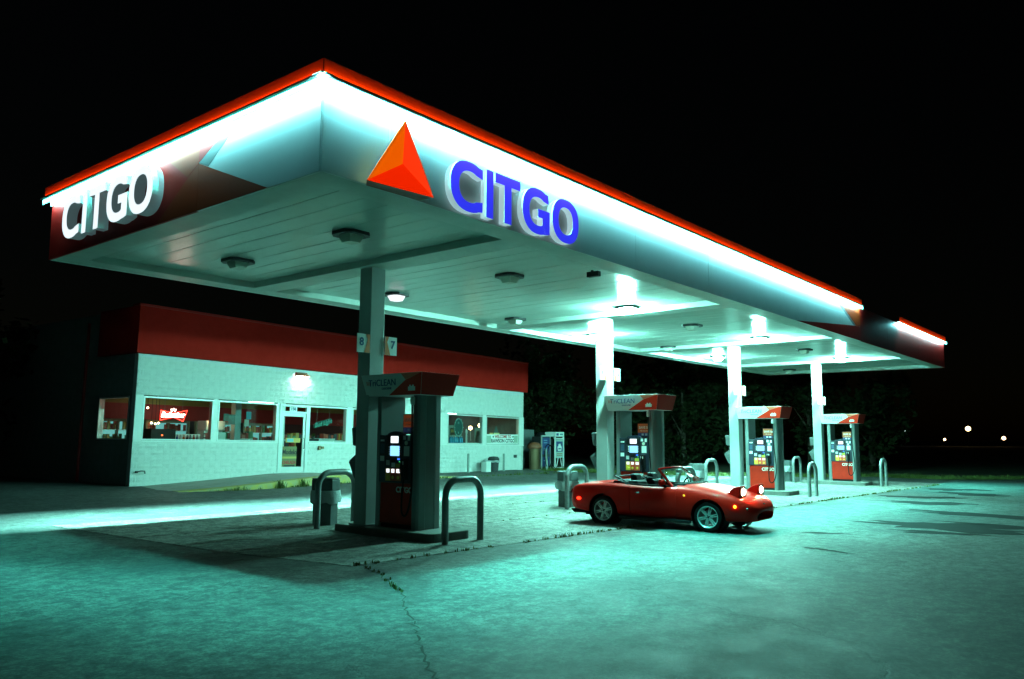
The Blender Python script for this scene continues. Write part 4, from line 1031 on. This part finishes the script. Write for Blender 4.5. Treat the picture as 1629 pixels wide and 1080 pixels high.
for a in range(0,360,30): part('stud', MB().cbox(.30*math.cos(R(a)),-.03,.40*math.sin(R(a)),.04,.02,.04), mat('stud_pale',(.5,.6,.58),.4), t)
lettering('lettering', '12', .12, mat('stud_pale'), t, (0,-.005,.2), 'ny'); lettering('lettering', '6', .12, mat('stud_pale'), t, (0,-.005,-.24), 'ny')
solo('white_tap', MB().lathe([(.05,0),(.045,.45),(.06,.5),(.04,.62),(.0001,.66)], 12), ink_white, 'slim white dispenser tap right of the blue bottles', 'dispenser', W(16.05,.45,1.42), TH, sm=40)
t = inside('notice_board', 'pale framed board behind the white tap', 'board', 16.05, 1.3, 1.5)
part('frame', MB().box(-.35,.35,0,.04,0,.75), mat('board_teal',(.28,.40,.38),.6), t); part('card', MB().box(-.15,.18,-.006,-.001,.3,.62), mat('card_dark',(.05,.05,.03),.6), t)
for x in (-.08,.02,.10): part('slip', MB().box(x-.02,x+.02,-.011,-.007,.42,.56), mat('slip_gold',(.55,.40,.12),.6), t)
solo('pale_cooler', MB().box(-.3,.3,0,.5,0,1.9), mat('cooler_pale',(.32,.46,.44),.5), 'pale upright cooler at the right of the bottle window', 'cooler', W(16.45,1.6,.12), TH, bev=.01)
P = W(18.35,.5,1.95); solo('paper_triangle', MB().prism([(-.28,-.16),(.28,-.16),(.0,.34)], lambda a,b_,c:(a,c,b_), 0, .02), mat('paper_grey',(.10,.16,.16),.6), 'grey triangular pennant hanging in the last window', 'pennant', P, TH)
t = inside('box_stack', 'stack of pale yellow green packets on the ledge in the last window', 'boxes', 18.35, .45, 1.42)
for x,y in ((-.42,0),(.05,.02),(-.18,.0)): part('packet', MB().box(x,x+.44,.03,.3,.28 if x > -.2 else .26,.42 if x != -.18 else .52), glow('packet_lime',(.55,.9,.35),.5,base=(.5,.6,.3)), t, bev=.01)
part('crate', MB().box(-.45,.5,0,.32,0,.255), dark_metal, t)
solo('bottle_rack', MB().box(-.2,.2,0,.3,0,.05).box(-.2,.2,.26,.3,.051,.75).box(-.16,-.06,.02,.2,.051,.3).box(.02,.14,.02,.2,.051,.5).box(-.1,.0,.02,.2,.32,.6), mat('rack_pale',(.34,.42,.40),.5), 'pale rack with packets left in the last window', 'rack', W(17.2,.45,1.42), TH)
P = W(18.25,.035,G0+.045); t = thing('welcome_sign', 'white welcome sign across the bottom of the last window', 'sign', P, TH)
part('board', MB().box(-1.27,1.27,-.006,.006,0,.44), ink_white, t)
lettering('lettering', 'WELCOME TO', .20, mat('ink_red'), t, (.05,-.0065,.33), 'ny', bold=.006)
lettering('lettering', 'RAWSON CITGO', .24, ink_black, t, (.05,-.0065,.13), 'ny', bold=.007)
for x in (-1.05,1.08): part('print_panel', MB().box(x-.16,x+.16,-.0095,-.0065,.04,.38), mat('print_sage',(.34,.44,.36),.6), t)
for x in (-.72,.85): part('print_star', MB().prism([(x+.05*math.cos(R(a)),.33+.05*math.sin(R(a))) for a in range(0,360,45)], lambda a,b_,c:(a,c,b_), -.0095,-.0065), ink_black, t)

# ------------------------------------------------------------------ red roadster (x forward, y left, z up, origin on the ground under the rear axle)
WB = 2.265
car = thing('roadster', 'small red open roadster with its pop-up headlights raised and lit', 'car', (14.93, 9.19, gz(14.6,8.1)-.004), R(-87.6))
car_red = mat('car_red', (.74,.008,.004), .4, spec=.04, coat=.22)
trim_black = mat('trim_black', (.008,.008,.009), .8, spec=.08)
seat_black = mat('seat_black', (.008,.008,.009), .55, spec=.25)
chrome = mat('chrome', (.75,.78,.78), .15, metal=1)
rim_m = mat('rim_silver', (.72,.74,.73), .3, metal=.35)
S = [ # x, half width, bottom, mid z, shoulder z, top z
 (-.885,.52,.34,.47,.58,.605), (-.87,.62,.30,.48,.62,.655), (-.83,.71,.265,.49,.69,.735), (-.72,.775,.24,.49,.745,.80), (-.52,.812,.22,.50,.775,.835),
 (-.25,.832,.21,.50,.79,.855), (.05,.838,.20,.50,.795,.862), (.32,.838,.19,.50,.795,.858), (.62,.833,.18,.50,.785,.845), (1.0,.828,.18,.49,.772,.835),
 (1.35,.826,.18,.49,.765,.850), (1.65,.828,.18,.49,.762,.872), (1.92,.832,.185,.49,.755,.862), (2.2,.836,.19,.49,.740,.832), (2.45,.828,.195,.48,.705,.785),
 (2.68,.800,.20,.47,.655,.728), (2.85,.752,.20,.45,.600,.668), (2.97,.680,.205,.43,.545,.605), (3.045,.585,.215,.40,.490,.540), (3.085,.44,.24,.385,.445,.480), (3.095,.30,.28,.37,.415,.440)]
def body_mesh(off=0.0):
    b = MB(); rings = []
    for x,Wd,zb,zm,zs,zt in S:
        Wd += off; zt += off; zs += off
        H_ = [(0,zb),(.55*Wd,zb),(.88*Wd,zb+.01),(.965*Wd,zb+.09),(Wd,zm),(.992*Wd,zs-.10),(.955*Wd,zs-.012),(.86*Wd,zs+.50*(zt-zs)),(.60*Wd,zt-.012),(.30*Wd,zt)]
        top = (0,zt+.003)
        ring = [(y,z) for y,z in H_]+[top]+[(-y,z) for y,z in reversed(H_[1:])]
        rings.append([(x,y,z) for y,z in ring])
    n = len(rings[0])
    for r_ in rings: b.v += r_
    for i in range(len(rings)-1):
        for k in range(n): b.f.append((i*n+k, i*n+(k+1)%n, (i+1)*n+(k+1)%n, (i+1)*n+k))
    # caps of quads
    for i0 in (0, (len(rings)-1)*n):
        h_ = n//2
        for k in range(h_):
            a, c, d, e = i0+k, i0+k+1, i0+(n-k-1)%n, i0+(n-k)%n
            f = [a,c,d,e]; f2 = []
            for q in f:
                if q not in f2: f2.append(q)
            if len(f2) > 2: b.f.append(tuple(f2))
    return b
DG = lambda: bpy.context.evaluated_depsgraph_get()
def baked(o):
    me = bpy.data.meshes.new_from_object(o.evaluated_get(DG())); return me
def tmpobj(mb, sub=0):
    o = bpy.data.objects.new('tmp', mb.mesh('tmp') if isinstance(mb, MB) else mb); COL.objects.link(o)
    if sub: m_ = o.modifiers.new('s','SUBSURF'); m_.levels = sub; m_.render_levels = sub
    return o
base = tmpobj(body_mesh(), 2); base_me = baked(base); bpy.data.objects.remove(base)
bm = bmesh.new(); bm.from_mesh(base_me)
# flared lips: push the side out a little round the wheels
for v in bm.verts:
    for ax in (0, WB):
        d = math.hypot(v.co.x-ax, v.co.z-.285)
        if v.co.z < .72 and abs(v.co.y) > .6 and .28 < d < .50: v.co.y += math.copysign(.014*math.cos((d-.37)/.13*1.57) if abs(d-.37) < .13 else 0, v.co.y)
bm.to_mesh(base_me); bm.free()
def rbox(x0,x1,y0,y1,z0,z1,r=.05,ax='z'):
    """rounded box: corners rounded in the plane normal to ax"""
    def rr(a0,a1,b0,b1):
        P = []
        for ca,cb,s in ((a1-r,b0+r,-90),(a1-r,b1-r,0),(a0+r,b1-r,90),(a0+r,b0+r,180)):
            for k in range(6): t = R(s+18*k); P.append((ca+r*math.cos(t), cb+r*math.sin(t)))
        return P
    b = MB()
    if ax == 'z': b.prism(rr(x0,x1,y0,y1), lambda a,c,t:(a,c,t), z0, z1)
    if ax == 'y': b.prism(rr(x0,x1,z0,z1), lambda a,c,t:(a,t,c), y0, y1)
    if ax == 'x': b.prism(rr(y0,y1,z0,z1), lambda a,c,t:(t,a,c), x0, x1)
    return b
def boolean(me, cutters, op='DIFFERENCE'):
    me = me.copy()
    for c in cutters:
        cm = c.mesh('tmp') if isinstance(c, MB) else c
        for tries in range(4):
            o = tmpobj(me.copy()); k = tmpobj(cm.copy())
            k.location = (.0007*tries, .0, .0009*tries); k.scale = (1, 1+.002*tries, 1)
            m_ = o.modifiers.new('b','BOOLEAN'); m_.object = k; m_.operation = op; m_.solver = 'EXACT'; m_.use_self = tries > 0
            r_ = baked(o); bpy.data.objects.remove(k); bpy.data.objects.remove(o)
            n_ = len(r_.polygons)
            if n_ > (60 if op == 'INTERSECT' else .5*len(me.polygons)): break
        b_ = bmesh.new(); b_.from_mesh(r_); bmesh.ops.remove_doubles(b_, verts=b_.verts, dist=1e-5); bmesh.ops.dissolve_degenerate(b_, edges=b_.edges, dist=1e-6); b_.to_mesh(r_); b_.free()
        me = r_
    return me
def cyl(x, r, y0, y1, z=.288, n=40):
    return MB().lathe([(r,y0),(r,y1)], n, lambda a,b_,c:(x+a, c, z+b_), cap=True)
door_box = lambda s,g: rbox(.62-g,1.62+g,s*.66 if s>0 else -1.0, 1.0 if s>0 else -.66,.225-g,1.0,.07,'y')
hood_box = lambda g: rbox(1.86-g,2.93+g,-.57-g,.57+g,.50,1.0,.10,'z')
boot_box = lambda g: rbox(-.80-g,-.02+g,-.52-g,.52+g,.66,1.0,.10,'z')
cock = rbox(.40,1.60,-.635,.635,.36,1.2,.16,'z')
pods = [rbox(2.56,2.84,s*.47-.135,s*.47+.135,.45,1.0,.03,'z') for s in (-1,1)]
mouth = MB(); mouth.prism([(.43*math.copysign(abs(math.cos(R(q)))**.8,math.cos(R(q))), .305+.088*math.copysign(abs(math.sin(R(q)))**.8,math.sin(R(q)))) for q in range(0,360,12)], lambda a,b_,c:(c,a,b_), 2.80, 3.4)
sig = [rbox(2.7,3.3,s*.53-.115,s*.53+.115,.435,.485,.024,'x') for s in (-1,1)]
cuts = [cyl(0,.335,-1.0,-.50),cyl(0,.335,.50,1.0),cyl(WB,.335,-1.0,-.50),cyl(WB,.335,.50,1.0), cock, mouth]
g = .007
core = boolean(base_me, cuts)
body = boolean(core, [door_box(-1,g), door_box(1,g), hood_box(g), boot_box(g)]+pods)
ob = link('body', body, None, car); body.materials.clear(); body.materials.append(car_red); smooth(body, 32)
def shell(name, box):
    me = boolean(core, [box], 'INTERSECT')
    # drop the hidden inner faces: keep what lies on the skin
    me.materials.clear(); me.materials.append(car_red); smooth(me, 32); return link(name, me, None, car)
dR = shell('door', door_box(-1,0)); dL = shell('door', door_box(1,0))
hood_me = boolean(core, [hood_box(0)], 'INTERSECT'); hood_me = boolean(hood_me, pods)
hood_me.materials.clear(); hood_me.materials.append(car_red); smooth(hood_me, 32); hood = link('bonnet', hood_me, None, car)
shell('boot_lid', boot_box(0))
# mouth lining, cockpit tub, wheel wells
part('mouth_lining', MB().box(2.795,2.83,-.46,.46,.215,.40), black, car)
part('cockpit_tub', MB().box(.41,1.59,-.63,.63,.30,.365), trim_black, car)
for ax in (0, WB):
    for s in (-1,1):
        part('wheel_well', MB().lathe([(.333,.52*s),(.333,.80*s)], 36, lambda a,b_,c:(ax+a,c,.288+b_)), black, car)
part('underbody', MB().box(-.6,2.5,-.50,.50,.15,.215), black, car)
for y0 in (-.80,.70): part('sill', MB().box(.36,1.90,y0,y0+.10,.135,.20), black, car, bev=.02)
# wheels
def wheel(x, y, s):
    t = link('wheel', MB().lathe([(.060,-.07),(.062,.06),(.0001,.066)], 20, lambda a,b_,c:(a,c*s,b_)).mesh('wheel'), rim_m, car, sm=40); t.location = (x,y,.284)
    mp = lambda a,b_,c:(a,c*s,b_)
    part('tyre', MB().lathe([(.200,-.085),(.235,-.098),(.272,-.088),(.283,-.062),(.284,0),(.283,.062),(.272,.088),(.240,.099),(.202,.090)], 44, mp), rubber, t, sm=50)
    part('rim', MB().lathe([(.203,.088),(.207,.097),(.199,.099),(.186,.085),(.182,.03),(.178,-.08)], 44, mp), rim_m, t, sm=35)
    part('brake_disc', MB().lathe([(.0001,-.02),(.135,-.02),(.135,-.04)], 30, mp), mat('disc_steel',(.16,.17,.17),.4,metal=.6), t)
    for k in range(6):
        for d in (-.11,.11):
            a = R(60*k+14); b = MB()
            ca, sa = math.cos(a+d*.25), math.sin(a+d*.25); cb, sb = math.cos(a+d*1.05), math.sin(a+d*1.05)
            p0 = Vector((.05*math.cos(a+d*2.2), .05*math.sin(a+d*2.2))); p1 = Vector((.187*cb, .187*sb)); dd = (p1-p0).normalized(); nn = Vector((-dd.y, dd.x))*.0085
            b.prism([tuple(p0-nn*1.2), tuple(p0+nn*1.2), tuple(p1+nn), tuple(p1-nn)], mp, .045, .076); part('spoke', b, rim_m, t)
    for k in range(4): part('wheel_nut', MB().lathe([(.009,.062),(.009,.080),(.0001,.081)], 6, lambda a,b_,c:(a+.036*math.cos(R(90*k+20)), c*s, b_+.036*math.sin(R(90*k+20)))), chrome, t)
    part('valve_cap', MB().lathe([(.02,.066),(.018,.074),(.0001,.075)], 12, mp), black, t)
    return t
for x in (0, WB):
    wheel(x, -.715, -1); w2_ = wheel(x, .715, 1)
# windscreen frame and glass
def scr(u, t):  # u across -1..1, t up 0..1
    xb = 1.80-.30*abs(u)**2.2; xt = 1.26-.13*abs(u)**2.2; yb = .665*u; yt = .545*u; zb_ = .868-.075*abs(u)**2.4; zt_ = 1.165-.03*abs(u)**2.5
    return (xb+(xt-xb)*t, yb+(yt-yb)*t, zb_+(zt_-zb_)*t+.012*math.sin(math.pi*t))
gl = MB(); nu, nv = 20, 6
for j in range(nv+1):
    for i in range(nu+1): gl.v.append(scr(-.985+1.97*i/nu, .03+.94*j/nv))
for j in range(nv):
    for i in range(nu): gl.f.append((j*(nu+1)+i, j*(nu+1)+i+1, (j+1)*(nu+1)+i+1, (j+1)*(nu+1)+i))
part('windscreen', gl, clear, car, sm=60)
for s in (-1,1): part('screen_pillar', MB().tube([scr(s,-.12),scr(s,.1),scr(s,.5),scr(s,.85),scr(s*.985,1.0)], [.036,.032,.028,.026,.024], 10), car_red, car, sm=60)
part('screen_header', MB().tube([scr(-.99+1.98*k/16,1.0) for k in range(17)], .024, 10), car_red, car, sm=60)
part('screen_seal', MB().tube([scr(-.95+1.9*k/16,.965) for k in range(17)], .009, 6), black, car)
part('screen_base', MB().tube([(p[0]+.01,p[1],p[2]+.002) for p in (scr(-.95+1.9*k/16,.0) for k in range(17))], .014, 8), black, car)
for y0,y1 in ((.05,.52),(-.45,.05)):
    b = MB(); p0 = Vector(scr(y0/.66,.0))+Vector((.05,0,.012)); p1 = Vector(scr(y1/.66,.10))+Vector((.02,0,.018)); b.tube([p0,(p0+p1)/2+Vector((0,0,.012)),p1],[.009,.008,.005],6); part('wiper', b, black, car)
part('rear_mirror', MB().box(1.30,1.33,-.12,.12,1.055,1.115), black, car, bev=.012)
for s in (-1,1):   # quarter glass and its frame
    q = [(1.50,s*.665,.80),(1.22,s*.655,.80),(1.235,s*.575,1.085)]
    part('quarter_glass', MB().add([q[0],q[1],q[2]],[(0,1,2)]), clear, car)
    part('quarter_frame', MB().tube([q[1],q[2]], .012, 8).tube([q[1],q[0]], .012, 8), black, car)
    part('door_seal', MB().box(.60,1.50,s*.655-.012,s*.655+.012,.795,.812), black, car)
    mr = MB(); mr.lathe([(.0001,-.055),(.06,-.05),(.085,-.01),(.088,.035),(.07,.04),(.0001,.038)], 18, lambda a,b_,c:(1.33-c, s*.80+a*.98, .895+b_*.70)); part('door_mirror', mr, car_red, car, sm=50)
    part('mirror_foot', MB().tube([(1.36,s*.70,.80),(1.35,s*.745,.84),(1.34,s*.775,.87)], [.03,.022,.02], 8), trim_black, car)
    part('door_handle', MB().lathe([(.0001,-.006),(.04,-.004),(.05,.006)], 16, lambda a,b_,c:(.80+a*1.15, s*(.826-c), .675+b_*.42)), chrome, car, sm=50)
    part('handle_recess', MB().lathe([(.0001,-.009),(.018,-.008),(.02,.0)], 12, lambda a,b_,c:(.775+a*1.1, s*(.826-c), .675+b_*.7)), black, car)
    # pop-up headlight pod
    pd = MB(); y = s*.47
    prof = [(2.56,.70),(2.60,.755),(2.70,.835),(2.79,.868),(2.835,.868),(2.835,.845),(2.815,.655),(2.56,.60)]
    pd.prism(prof, lambda a,c,t:(a,t,c), y-.125, y+.125); pod = part('headlight_pod', pd, car_red, car, sm=30, bev=.012)
    part('pod_surround', rbox(2.836,2.842,y-.118,y+.118,.665,.85,.03,'x'), black, pod)
    part('headlight', MB().lathe([(.0001,.026),(.036,.02),(.058,.008),(.066,-.004)], 20, lambda a,b_,c:(2.842+c, y+a*1.22, .757+b_)), glow('headlight_lens', (1,.72,.38), 220), pod, sm=50)
    part('signal_lamp', rbox(2.965 if 0 else 2.93,2.99,s*.56-.11,s*.56+.11,.432,.482,.024,'x'), mat('signal_dark',(.05,.02,.012),.3), car, label='dark lamp glass beside the nose')
    b = MB(); b.lathe([(.0001,-.012),(.022,-.008),(.028,.004)], 12, lambda a,b_,c:(2.79+a, s*(.772-c)+s*.012, .502+b_)); part('side_marker', b, glow('amber_marker',(1,.30,.01),9), car)
    b = MB(); b.lathe([(.0001,-.012),(.035,-.008),(.045,.004)], 14, lambda a,b_,c:(-.585+a*1.15, s*(.805-c), .50+b_*.72)); part('rear_marker', b, glow('red_marker',(1,.02,.005),6), car)
    b = MB(); b.lathe([(.0001,-.008),(.018,-.006),(.022,.004)], 12, lambda a,b_,c:(1.80+a, s*(.829-c), .665+b_)); part('repeater', b, glow('yellow_repeater',(1,.75,.02),1.2), car)
    tlamp = MB(); tlamp.lathe([(.0001,-.03),(.10,-.025),(.13,.0)], 20, lambda a,b_,c:(-.845+c*.6+(.02 if 0 else 0), s*.53+a*1.35, .622+b_*.55)); part('tail_lamp', tlamp, mat('tail_red',(.30,.01,.01),.15), car, sm=50)
    part('seat', MB().frustum((.62,.82,s*.36-.25,s*.36+.25),(.48,.66,s*.36-.23,s*.36+.23),.40,.90).box(.78,1.25,s*.36-.23,s*.36+.23,.366,.48), seat_black, car, bev=.04)
    hr = MB(); hr.frustum((.485,.64,s*.36-.17,s*.36+.17),(.45,.57,s*.36-.13,s*.36+.13),.86,1.03); part('headrest', hr, seat_black, car, bev=.035)
# folded hood behind the seats, with its bows and rear window edge
fs = MB(); rr = random.Random(6); n1, n2 = 18, 7
for j in range(n2):
    for i in range(n1+1):
        u = -1+2*i/n1; a = j/(n2-1)
        fs.v.append((.42-.30*a-.05*abs(u), .60*u, .845+.065*math.sin(math.pi*min(1,a*1.1))*(1-.35*abs(u)**3)+rr.uniform(-.008,.008)))
for j in range(n2-1):
    for i in range(n1): fs.f.append((j*(n1+1)+i, j*(n1+1)+i+1, (j+1)*(n1+1)+i+1, (j+1)*(n1+1)+i))
part('folded_hood', fs, mat('hood_cloth',(.016,.016,.018),.75,bump=.4,bs=60), car, sm=60)
for s in (-1,1): part('hood_bow', MB().tube([(.50,s*.60,.83),(.34,s*.58,.90),(.15,s*.50,.955),(.09,s*.48,.97)], .020, 8), black, car, sm=60)
part('hood_bow', MB().tube([(.09,-.48,.972),(.06,-.2,.955),(.06,.2,.955),(.09,.48,.972)], .018, 8), black, car, sm=60)
part('hood_frame', MB().tube([(.50,-.3,.86),(.42,-.1,.935),(.45,.1,.90),(.40,.3,.93)], .012, 6).tube([(.55,-.15,.84),(.40,.0,.92),(.52,.18,.86)], .010, 6), steel, car)
part('coaming', MB().tube([(1.58,.655,.805),(1.0,.66,.800),(.45,.655,.815),(.38,.5,.845),(.38,-.5,.845),(.45,-.655,.815),(1.0,-.66,.800),(1.58,-.655,.805)], .035, 8), trim_black, car, sm=60)
part('tonneau', MB().box(.36,.60,-.60,.60,.52,.80), trim_black, car, bev=.03)
# dashboard, steering wheel, gear tunnel
part('dashboard', MB().frustum((1.42,1.62,-.62,.62),(1.46,1.72,-.58,.58),.60,.875), trim_black, car, bev=.03)
sw_ = MB(); sw_.tube([(1.30+.06*math.cos(R(a)), .36+.17*math.sin(R(a)), .79+.16*math.cos(R(a))) for a in range(0,361,15)], .014, 8).tube([(1.30,.36,.79),(1.50,.36,.72)], .022, 8)
sw_.tube([(1.31,.20,.79),(1.30,.52,.79)], .012, 6); part('steering_wheel', sw_, trim_black, car, sm=60)
part('tunnel', MB().box(.6,1.5,-.10,.10,.366,.55), trim_black, car, bev=.03)
# rear valance, exhaust, front number blank, mud line
part('rear_valance', MB().frustum((-.80,-.45,-.66,.66),(-.86,-.45,-.70,.70),.19,.27), trim_black, car, bev=.02)
part('exhaust', MB().lathe([(.032,0),(.032,.16),(.026,.16),(.026,.02)], 14, lambda a,b_,c:(-.78-c, -.42+a, .215+b_)), steel, car)
part('nose_badge', MB().lathe([(.0001,.006),(.03,.004),(.035,0)], 14, lambda a,b_,c:(3.055+c, a*1.3, .520+b_*.7)), chrome, car)
bpy.data.meshes.remove(base_me)
rr = random.Random(12)
for k in range(7):
    x, y = rr.uniform(.36,.58), rr.uniform(-.16,.22); b = MB(); b.lathe([(.0001,-.03),(.05,-.02),(.07,.02),(.04,.06),(.0001,.07)], 9, lambda a,b_,c:(a*rr.uniform(.8,1.4), b_*1.3, c)); o = part('jacket_fold', b, [trim_black, mat('grey_cloth',(.20,.22,.22),.8), seat_black][k%3], car, sm=60); o.location = (x, y, .875+.03*(k%3)); o.rotation_euler = (rr.uniform(0,1),rr.uniform(0,1),rr.uniform(0,6))

# ------------------------------------------------------------------ trees beyond the lot and far lamps
def leaf_crown(seed, rx, ry, rz, n):
    r_ = random.Random(seed); b = MB(); cl = []
    for _ in range(22):
        while True:
            p = Vector((r_.uniform(-1,1), r_.uniform(-1,1), r_.uniform(-1,1)))
            if p.length < 1: break
        cl.append((p, r_.uniform(.25,.5)))
    for _ in range(n):
        c, s = r_.choice(cl); d = Vector((r_.gauss(0,1), r_.gauss(0,1), r_.gauss(0,1))).normalized()*s*r_.uniform(.5,1)
        q = c+d; P = Vector((q.x*rx, q.y*ry, q.z*rz)); a = r_.uniform(.10,.22)
        x = Vector((r_.gauss(0,1), r_.gauss(0,1), r_.gauss(0,.6))).normalized(); y = x.cross(Vector((r_.gauss(0,1), r_.gauss(0,1), r_.gauss(0,1)))).normalized()
        b.add([P-x*a, P-y*a*.5, P+x*a, P+y*a*.5], [(0,1,2,3)])
    return b.mesh('crown', False)
crowns = [leaf_crown(k, 2.4, 2.4, 2.9, 2600) for k in range(4)]
for c in crowns: c.materials.append(leaf_m)
def tree(x, y, s, k, lb, z0=None):
    z = gz(x,y)-.05 if z0 is None else z0
    t = thing('tree', lb, 'tree', (x,y,z), random.uniform(0,6), 'dark trees behind the lot')
    b = MB(); b.tube([(0,0,-.1),(.05,.02,1.2*s),(-.05,.05,2.6*s),(.1,0,4.2*s)], [.2*s,.15*s,.11*s,.04*s], 8)
    for a in range(4):
        b.tube([(0,.03,(1.3+.4*a)*s),(.9*s*math.cos(a*1.7),.9*s*math.sin(a*1.7),(2.4+.5*a)*s)], [.06*s,.02*s], 6)
    part('trunk', b, bark_m, t, sm=60)
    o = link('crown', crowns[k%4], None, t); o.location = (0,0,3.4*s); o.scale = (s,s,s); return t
tl_ = [(36.5,28.5,1.0,'dark tree just right of the store and the white cabinet'),(40.5,26.0,1.15,'dark tree left of the column marked 6'),(43.5,22.5,1.05,'dark tree seen left of the second column'),
       (46.5,20.0,1.2,'dark tree between the second and third columns'),(49.0,17.0,1.1,'dark tree behind the column marked 4'),(51.0,14.0,1.15,'dark tree seen between the two farthest columns'),
       (39.0,31.0,1.3,'taller dark tree rising behind the yard wall'),(47.5,25.5,1.35,'tallest dark tree in the row behind the lot'),
       (8.3,30.5,1.2,'dark tree hanging over the unlit side of the store'),(6.0,35.0,1.3,'dark tree far left behind the store side')]
for k,(x,y,s,lb) in enumerate(tl_): tree(x, y, s, k, lb)
b = MB(); rnd = random.Random(3)
for k in range(5200):
    y = rnd.uniform(2,24); x = edge_x(y)+abs(rnd.gauss(0,1.3))+.05; blades(b, x, y, gz(x,y)-.03, 2, rnd.uniform(.08,.25), .12, rnd)
link('field_grass', b.mesh('field_grass', False), grass_m, kind='stuff', label='rough dark grass along the far edge of the lot', cat='grass')
def far_lamp(x, y, zl, r_, col, s, lb, arm=1.2):
    z = -1.5; t = thing('street_lamp', lb, 'street lamp', (x,y,z), 0, 'distant lamps in the dark')
    part('pole', MB().tube([(0,0,0),(0,0,zl-z-r_*1.02)], [.09,.05], 6), black, t)
    part('globe', MB().lathe([(.0001,-r_)]+[(r_*math.cos(R(a)), r_*math.sin(R(a))) for a in range(-60,61,30)]+[(.0001,r_)], 10, lambda a,b_,c:(a,b_,zl-z+c)), glow(lb[:12], col, s), t)
amber = (1,.72,.30)
far_lamp(227.6, 39.7, 4.4, .62, amber, 7, 'largest warm lamp far off in the dark at the right')
far_lamp(233.5, 33.0, 2.1, .48, (1,.62,.30), 6, 'second warm lamp low in the dark at the far right')
far_lamp(217.7, 51.9, 3.7, .22, (.8,.9,1), 12, 'tiny bluish lamp in the dark beyond the farthest pump')
far_lamp(224.2, 44.4, 1.7, .28, (1,.6,.3), 12, 'tiny orange lamp in the dark below the largest lamp')
